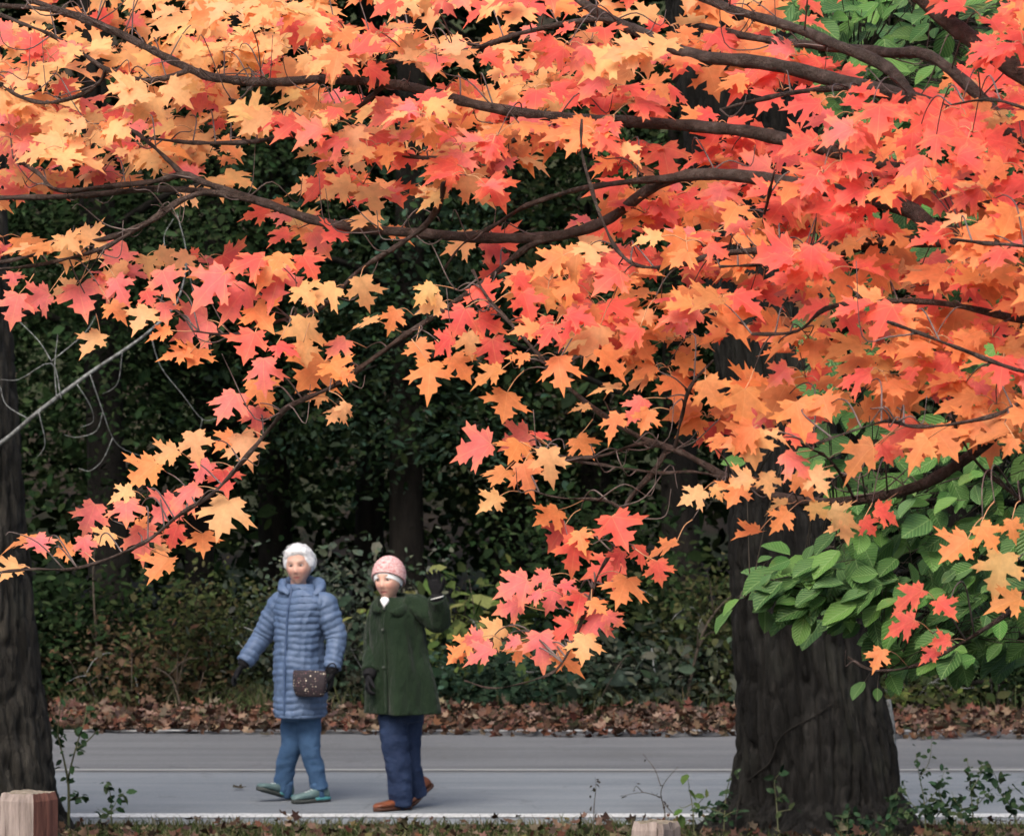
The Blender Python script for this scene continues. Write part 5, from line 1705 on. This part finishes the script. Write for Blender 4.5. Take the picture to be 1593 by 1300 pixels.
# ------------------------------------------------------------------ wooden posts
def wood(name, c0, c1, c2):
    k = NT(name)
    n = k.noise(26, 6, .7, stretch=(1, 1, .12))
    c = k.ramp(n, [(.3, c0), (.5, c1), (.7, c2)])
    crack = k.noise(60, 3, .6, stretch=(1, 1, .05))
    c = k.mix(c, (.02, .012, .01), k.ramp(crack, [(.30, (.8, .8, .8)), (.38, (0, 0, 0))]))
    k.bump(n, .8, .012)
    return k.fin(c, .9, .15)
M['bare_wood'] = wood('weathered_wood', (.13, .105, .095), (.25, .205, .185), (.36, .305, .28))
M['brown_paint'] = wood('faded_brown_paint', (.085, .038, .03), (.14, .062, .048), (.19, .09, .07))
M['moss_top'] = simple('mossy_top', (.10, .085, .06), (.24, .2, .16), 40, .95, .1, .6)
def post(px_l, px_c, px_r, top, Y, label, wear):
    c = P(px_c, top, Y)
    L, R = (px_c - px_l) * Y / F_PX, (px_r - px_c) * Y / F_PX
    side = math.hypot(L, R)
    a = math.atan2(R, L)
    gz = ground_z(c.x, Y)
    H = c.z - gz
    n, m = 14, 30
    V, F, MI = [], [], []
    e1 = Vector((-math.cos(a), math.sin(a), 0)); e2 = Vector((math.sin(a), math.cos(a), 0))
    o0 = Vector((c.x, Y, gz - .2))
    def pt(u, v, z):      # u along e1 (pale face), v along e2 (painted face)
        return o0 + e1 * u * side + e2 * v * side + Vector((0, 0, z))
    loop = [(t, 0, 0) for t in np.linspace(1, 0, n + 1)[:-1]] + [(0, t, 1) for t in np.linspace(0, 1, n + 1)[:-1]] + [(t, 1, 0) for t in np.linspace(0, 1, n + 1)[:-1]] + [(1, t, 1) for t in np.linspace(1, 0, n + 1)[:-1]]
    K = len(loop)
    tot = H + .2
    for i in range(m + 1):
        z = tot * i / m
        bev = max(0, (z - (tot - .018)) / .018) * .05
        for u, v, _ in loop:
            uu, vv = .5 + (u - .5) * (1 - 2 * bev), .5 + (v - .5) * (1 - 2 * bev)
            V.append(tuple(pt(uu, vv, z)))
    for i in range(m):
        for j in range(K):
            q = (j + 1) % K
            F.append((i * K + j, i * K + q, (i + 1) * K + q, (i + 1) * K + j))
            t = loop[j]
            MI.append(1 if (t[2] == 1 and i < m - wear) else 0)
    b = len(V)
    V.append(tuple(pt(.5, .5, tot + .004)))
    for j in range(K):
        F.append((m * K + j, m * K + (j + 1) % K, b)); MI.append(2)
    V = np.array(V)
    d = fbm(V * np.array([30, 30, 5]), 3) - .5
    ctr = np.array(tuple(pt(.5, .5, 0)))
    rad = V - ctr; rad[:, 2] = 0
    V = V + rad / (np.linalg.norm(rad, axis=1)[:, None] + 1e-6) * (d * .014)[:, None]
    topm = V[:, 2] > gz - .2 + tot - .03
    V[:, 2] += topm * (fbm(V * 26, 3) - .55) * .03
    me = mesh_from(V, F, False)
    me.polygons.foreach_set('material_index', np.array(MI, dtype=np.int32))
    for k in ('bare_wood', 'brown_paint', 'moss_top'): me.materials.append(M[k])
    o = link('wooden_post', me)
    tag(o, label, 'post', 'wooden posts along the verge')
post(-6, 52, 84, 1236, 17.0, 'thick weathered wooden post in the lower left corner before the grey trunk', 0)
post(984, 1032, 1060, 1281, 17.2, 'top of a low weathered wooden post at the bottom edge left of the oak', 6)

# grey stake right of the oak
q0 = P(1383, 1150, 26.1)
r = empty('wooden_stake', (q0.x, 26.4, ground_z(q0.x, 26.4)), 'thin grey wooden stake leaning against the right side of the big oak', 'stake')
MB().add(*tube([(q0.x + .04, 26.4, ground_z(q0.x, 26.4) - .1), P(1386, 1150, 26.4), P(1379, 1088, 26.4)], [.034, .033, .028], 6, 4)).build('stake', M['dead_branch'], r)

# fallen pole at the far forest edge
q = [P(1372, 1074, 34.9), P(1450, 1066, 34.9), P(1570, 1058, 34.9)]
r = empty('fallen_pole', (q[0].x, 34.9, 0), 'dark horizontal pole lying in the brush right of the oak', 'pole')
MB().add(*tube(q, [.03, .028, .022], 7, 5)).build('pole', M['forest_bark'], r)
for k in (q[0] + Vector((.1, 0, -.01)), q[2] + Vector((-.1, 0, -.01))):
    MB().add(*tube([(k.x, 34.9, -.1), (k.x + .01, 34.9, k.z * .5), (k.x, 34.9, k.z)], [.022, .02, .016], 6, 4)).build('prop', M['forest_bark'], r)

# ------------------------------------------------------------------ small plants on the near verge
PLANT = [(.015, .031, .016), (.022, .041, .021), (.011, .023, .013), (.031, .047, .023)]
def weed(name, px, base_py, Y, stems_, leaf_n, L, pal, label, group, cat='plant', stem_r=.005, bare=False):
    b = P(px, base_py, Y); gz = ground_z(b.x, Y)
    root = empty(name, (b.x, Y, gz), label, cat, group)
    pts_all = []
    for k, st in enumerate(stems_):
        q = [P(x, y, Y + .06 * math.sin(k * 2.1 + i)) for i, (x, y) in enumerate(st)]
        if k == 0 or st[0][1] > base_py - 12: q[0] = Vector((q[0].x, Y, gz - .04))
        MB().add(*tube(q, np.linspace(stem_r if k == 0 else stem_r * .6, stem_r * .25, len(q)), 5, 4)).build('stem', M['dry_stem'] if bare else M['green_stem'], root)
        c = catmull(np.array([tuple(a) for a in q]), 6)
        pts_all.append(c[len(c) // 4 if not k else 0:])
    if leaf_n:
        A = np.concatenate(pts_all)
        n = leaf_n
        p = A[RNG.integers(0, len(A), n)] + RNG.normal(0, .015, (n, 3))
        N = RNG.normal(0, .45, (n, 3)) + [0, -.6, .7]
        D = RNG.normal(0, 1, (n, 3)) + [0, -.2, -.3]
        l = RNG.uniform(L * .6, L * 1.25, n)
        C_ = pick(pal, n, .3)
        for i in range(n):
            me = scatter(p[i:i + 1], N[i:i + 1], D[i:i + 1], l[i:i + 1], l[i:i + 1] * .7, C_[i:i + 1])
            link('leaf', me, M['forest_leaf'], root)
    return root
weed('sapling', 106, 1290, 25.9, [[(106, 1290), (107, 1240), (105, 1210), (98, 1175), (90, 1140), (95, 1090)], [(106, 1212), (112, 1185), (122, 1150), (132, 1120), (135, 1095)], [(107, 1245), (118, 1240), (128, 1240)], [(118, 1165), (138, 1150), (152, 1135)], [(95, 1155), (85, 1130), (80, 1110)]],
     64, .06, [(.022, .044, .022), (.03, .056, .027)], 'leafy green sapling just right of the grey left trunk', 'small plants on the near verge', 'sapling', .011)
weed('weed', 172, 1288, 25.95, [[(172, 1288), (173, 1255), (170, 1225), (165, 1215)], [(173, 1260), (185, 1240), (192, 1232)], [(172, 1270), (158, 1262), (150, 1255)], [(172, 1262), (183, 1258), (194, 1256)]],
     26, .06, PLANT, 'small dark green weed on the verge between sapling and sneakers', 'small plants on the near verge')
weed('weed', 923, 1288, 26.0, [[(923, 1288), (924, 1255), (927, 1225), (926, 1208)]], 9, .03, [(.03, .025, .02)], 'thin bare dark weed standing alone before the road middle', 'small plants on the near verge', stem_r=.004, bare=True)
weed('weed', 515, 1296, 25.9, [[(512, 1296), (514, 1285), (517, 1270)]], 2, .02, [(.03, .025, .02)], 'tiny dark grass stalk in front of the two walkers', 'small plants on the near verge', stem_r=.003, bare=True)
weed('weed', 1034, 1290, 25.95, [[(1034, 1290), (1034, 1262), (1028, 1235), (1035, 1215), (1055, 1192)], [(1030, 1240), (1000, 1232), (965, 1238)], [(1034, 1250), (1050, 1268), (1065, 1280)], [(1028, 1222), (1018, 1195), (1000, 1172)], [(1000, 1232), (990, 1222), (985, 1230)]],
     12, .035, [(.03, .025, .022)], 'bare twiggy weed above the right-hand post', 'small plants on the near verge', stem_r=.005, bare=True)
weed('weed', 1080, 1290, 25.8, [[(1080, 1290), (1078, 1260), (1072, 1225), (1070, 1205)], [(1078, 1258), (1095, 1240), (1102, 1235)], [(1076, 1250), (1062, 1256), (1056, 1252)]],
     9, .085, [(.07, .10, .03), (.05, .08, .025)], 'weed with yellow-green lobed leaves left of the oak foot', 'small plants on the near verge')
weed('weed', 1125, 1285, 25.55, [[(1125, 1285), (1128, 1250), (1134, 1215), (1140, 1195)], [(1128, 1250), (1110, 1270), (1092, 1275)], [(1125, 1270), (1145, 1260), (1158, 1262)], [(1126, 1265), (1100, 1255), (1090, 1262)]],
     60, .05, PLANT + [(.05, .08, .05)], 'bushy green weed touching the left side of the oak foot', 'small plants on the near verge')
weed('weed', 1212, 1285, 25.3, [[(1212, 1285), (1208, 1250), (1205, 1215), (1215, 1200)], [(1208, 1245), (1222, 1235)], [(1210, 1262), (1232, 1258)]],
     14, .06, PLANT + [(.05, .075, .05)], 'sparse green weed in front of the oak foot', 'small plants on the near verge')
weed('weed', 1320, 1295, 25.3, [[(1320, 1295), (1318, 1275), (1322, 1262)], [(1318, 1285), (1300, 1272)], [(1320, 1285), (1345, 1270)], [(1320, 1290), (1290, 1285)]],
     55, .06, PLANT, 'low fern-like weed below the middle of the oak foot', 'small plants on the near verge')
weed('weed', 1440, 1292, 25.6, [[(1440, 1292), (1438, 1250), (1430, 1205), (1425, 1170)], [(1438, 1250), (1460, 1225), (1470, 1195)], [(1440, 1270), (1415, 1245), (1405, 1215)], [(1440, 1260), (1470, 1250), (1490, 1240)], [(1430, 1210), (1445, 1185), (1450, 1150)]],
     95, .04, PLANT, 'tall thin dark weed at the right side of the oak foot', 'small plants on the near verge')
weed('weed', 1515, 1296, 25.6, [[(1515, 1296), (1512, 1250), (1508, 1210), (1505, 1180)], [(1512, 1260), (1535, 1235), (1545, 1225)], [(1514, 1270), (1490, 1250), (1480, 1230)], [(1510, 1230), (1525, 1205), (1528, 1185)]],
     95, .045, PLANT, 'leafy dark weed in the lower right before the pale lane', 'small plants on the near verge')
weed('weed', 1580, 1298, 25.5, [[(1590, 1298), (1575, 1260), (1558, 1235), (1548, 1205), (1535, 1190)], [(1575, 1262), (1592, 1250)], [(1560, 1240), (1580, 1225)]],
     40, .07, PLANT, 'slanting weed at the lower right corner below the pale lane', 'small plants on the near verge')
weed('weed', 1475, 1296, 25.45, [[(1475, 1296), (1470, 1262), (1462, 1235), (1458, 1212)], [(1472, 1275), (1495, 1262), (1508, 1255)], [(1470, 1265), (1450, 1258), (1436, 1262)], [(1474, 1285), (1500, 1285)]],
     90, .06, PLANT, 'dense low weed between the two tall weeds right of the oak foot', 'small plants on the near verge')
weed('weed', 1380, 1298, 25.25, [[(1380, 1298), (1384, 1272), (1392, 1245), (1398, 1225)], [(1384, 1275), (1405, 1265), (1420, 1268)], [(1382, 1285), (1362, 1278)]],
     60, .06, PLANT, 'leafy weed against the right root of the oak', 'small plants on the near verge')
def vine():
    pts = [(1152, 1232), (1175, 1205), (1198, 1185), (1212, 1150), (1235, 1130), (1270, 1112), (1305, 1085)]
    q = []
    for x, y in pts:
        c = P(x, y, 25.45)
        z = c.z
        X0 = float(np.interp(z, OC[:, 2], OC[:, 0])); R_ = float(np.interp(z, OC[:, 2], OC[:, 3]))
        dx = max(-.98, min(.98, (c.x - X0) / R_))
        yy = 25.95 - R_ * math.sqrt(1 - dx * dx) - .035
        q.append(P(x, y, yy))
    g = P(1140, 1290, 25.3)
    r = empty('climbing_vine', (g.x, 25.3, ground_z(g.x, 25.3)), 'thin bare vine climbing slantwise across the big oak trunk', 'vine')
    q = [Vector((g.x, 25.3, ground_z(g.x, 25.3) - .04))] + q
    MB().add(*tube(q, np.linspace(.008, .003, len(q)), 6, 5)).build('stem', M['forest_bark'], r)
vine()
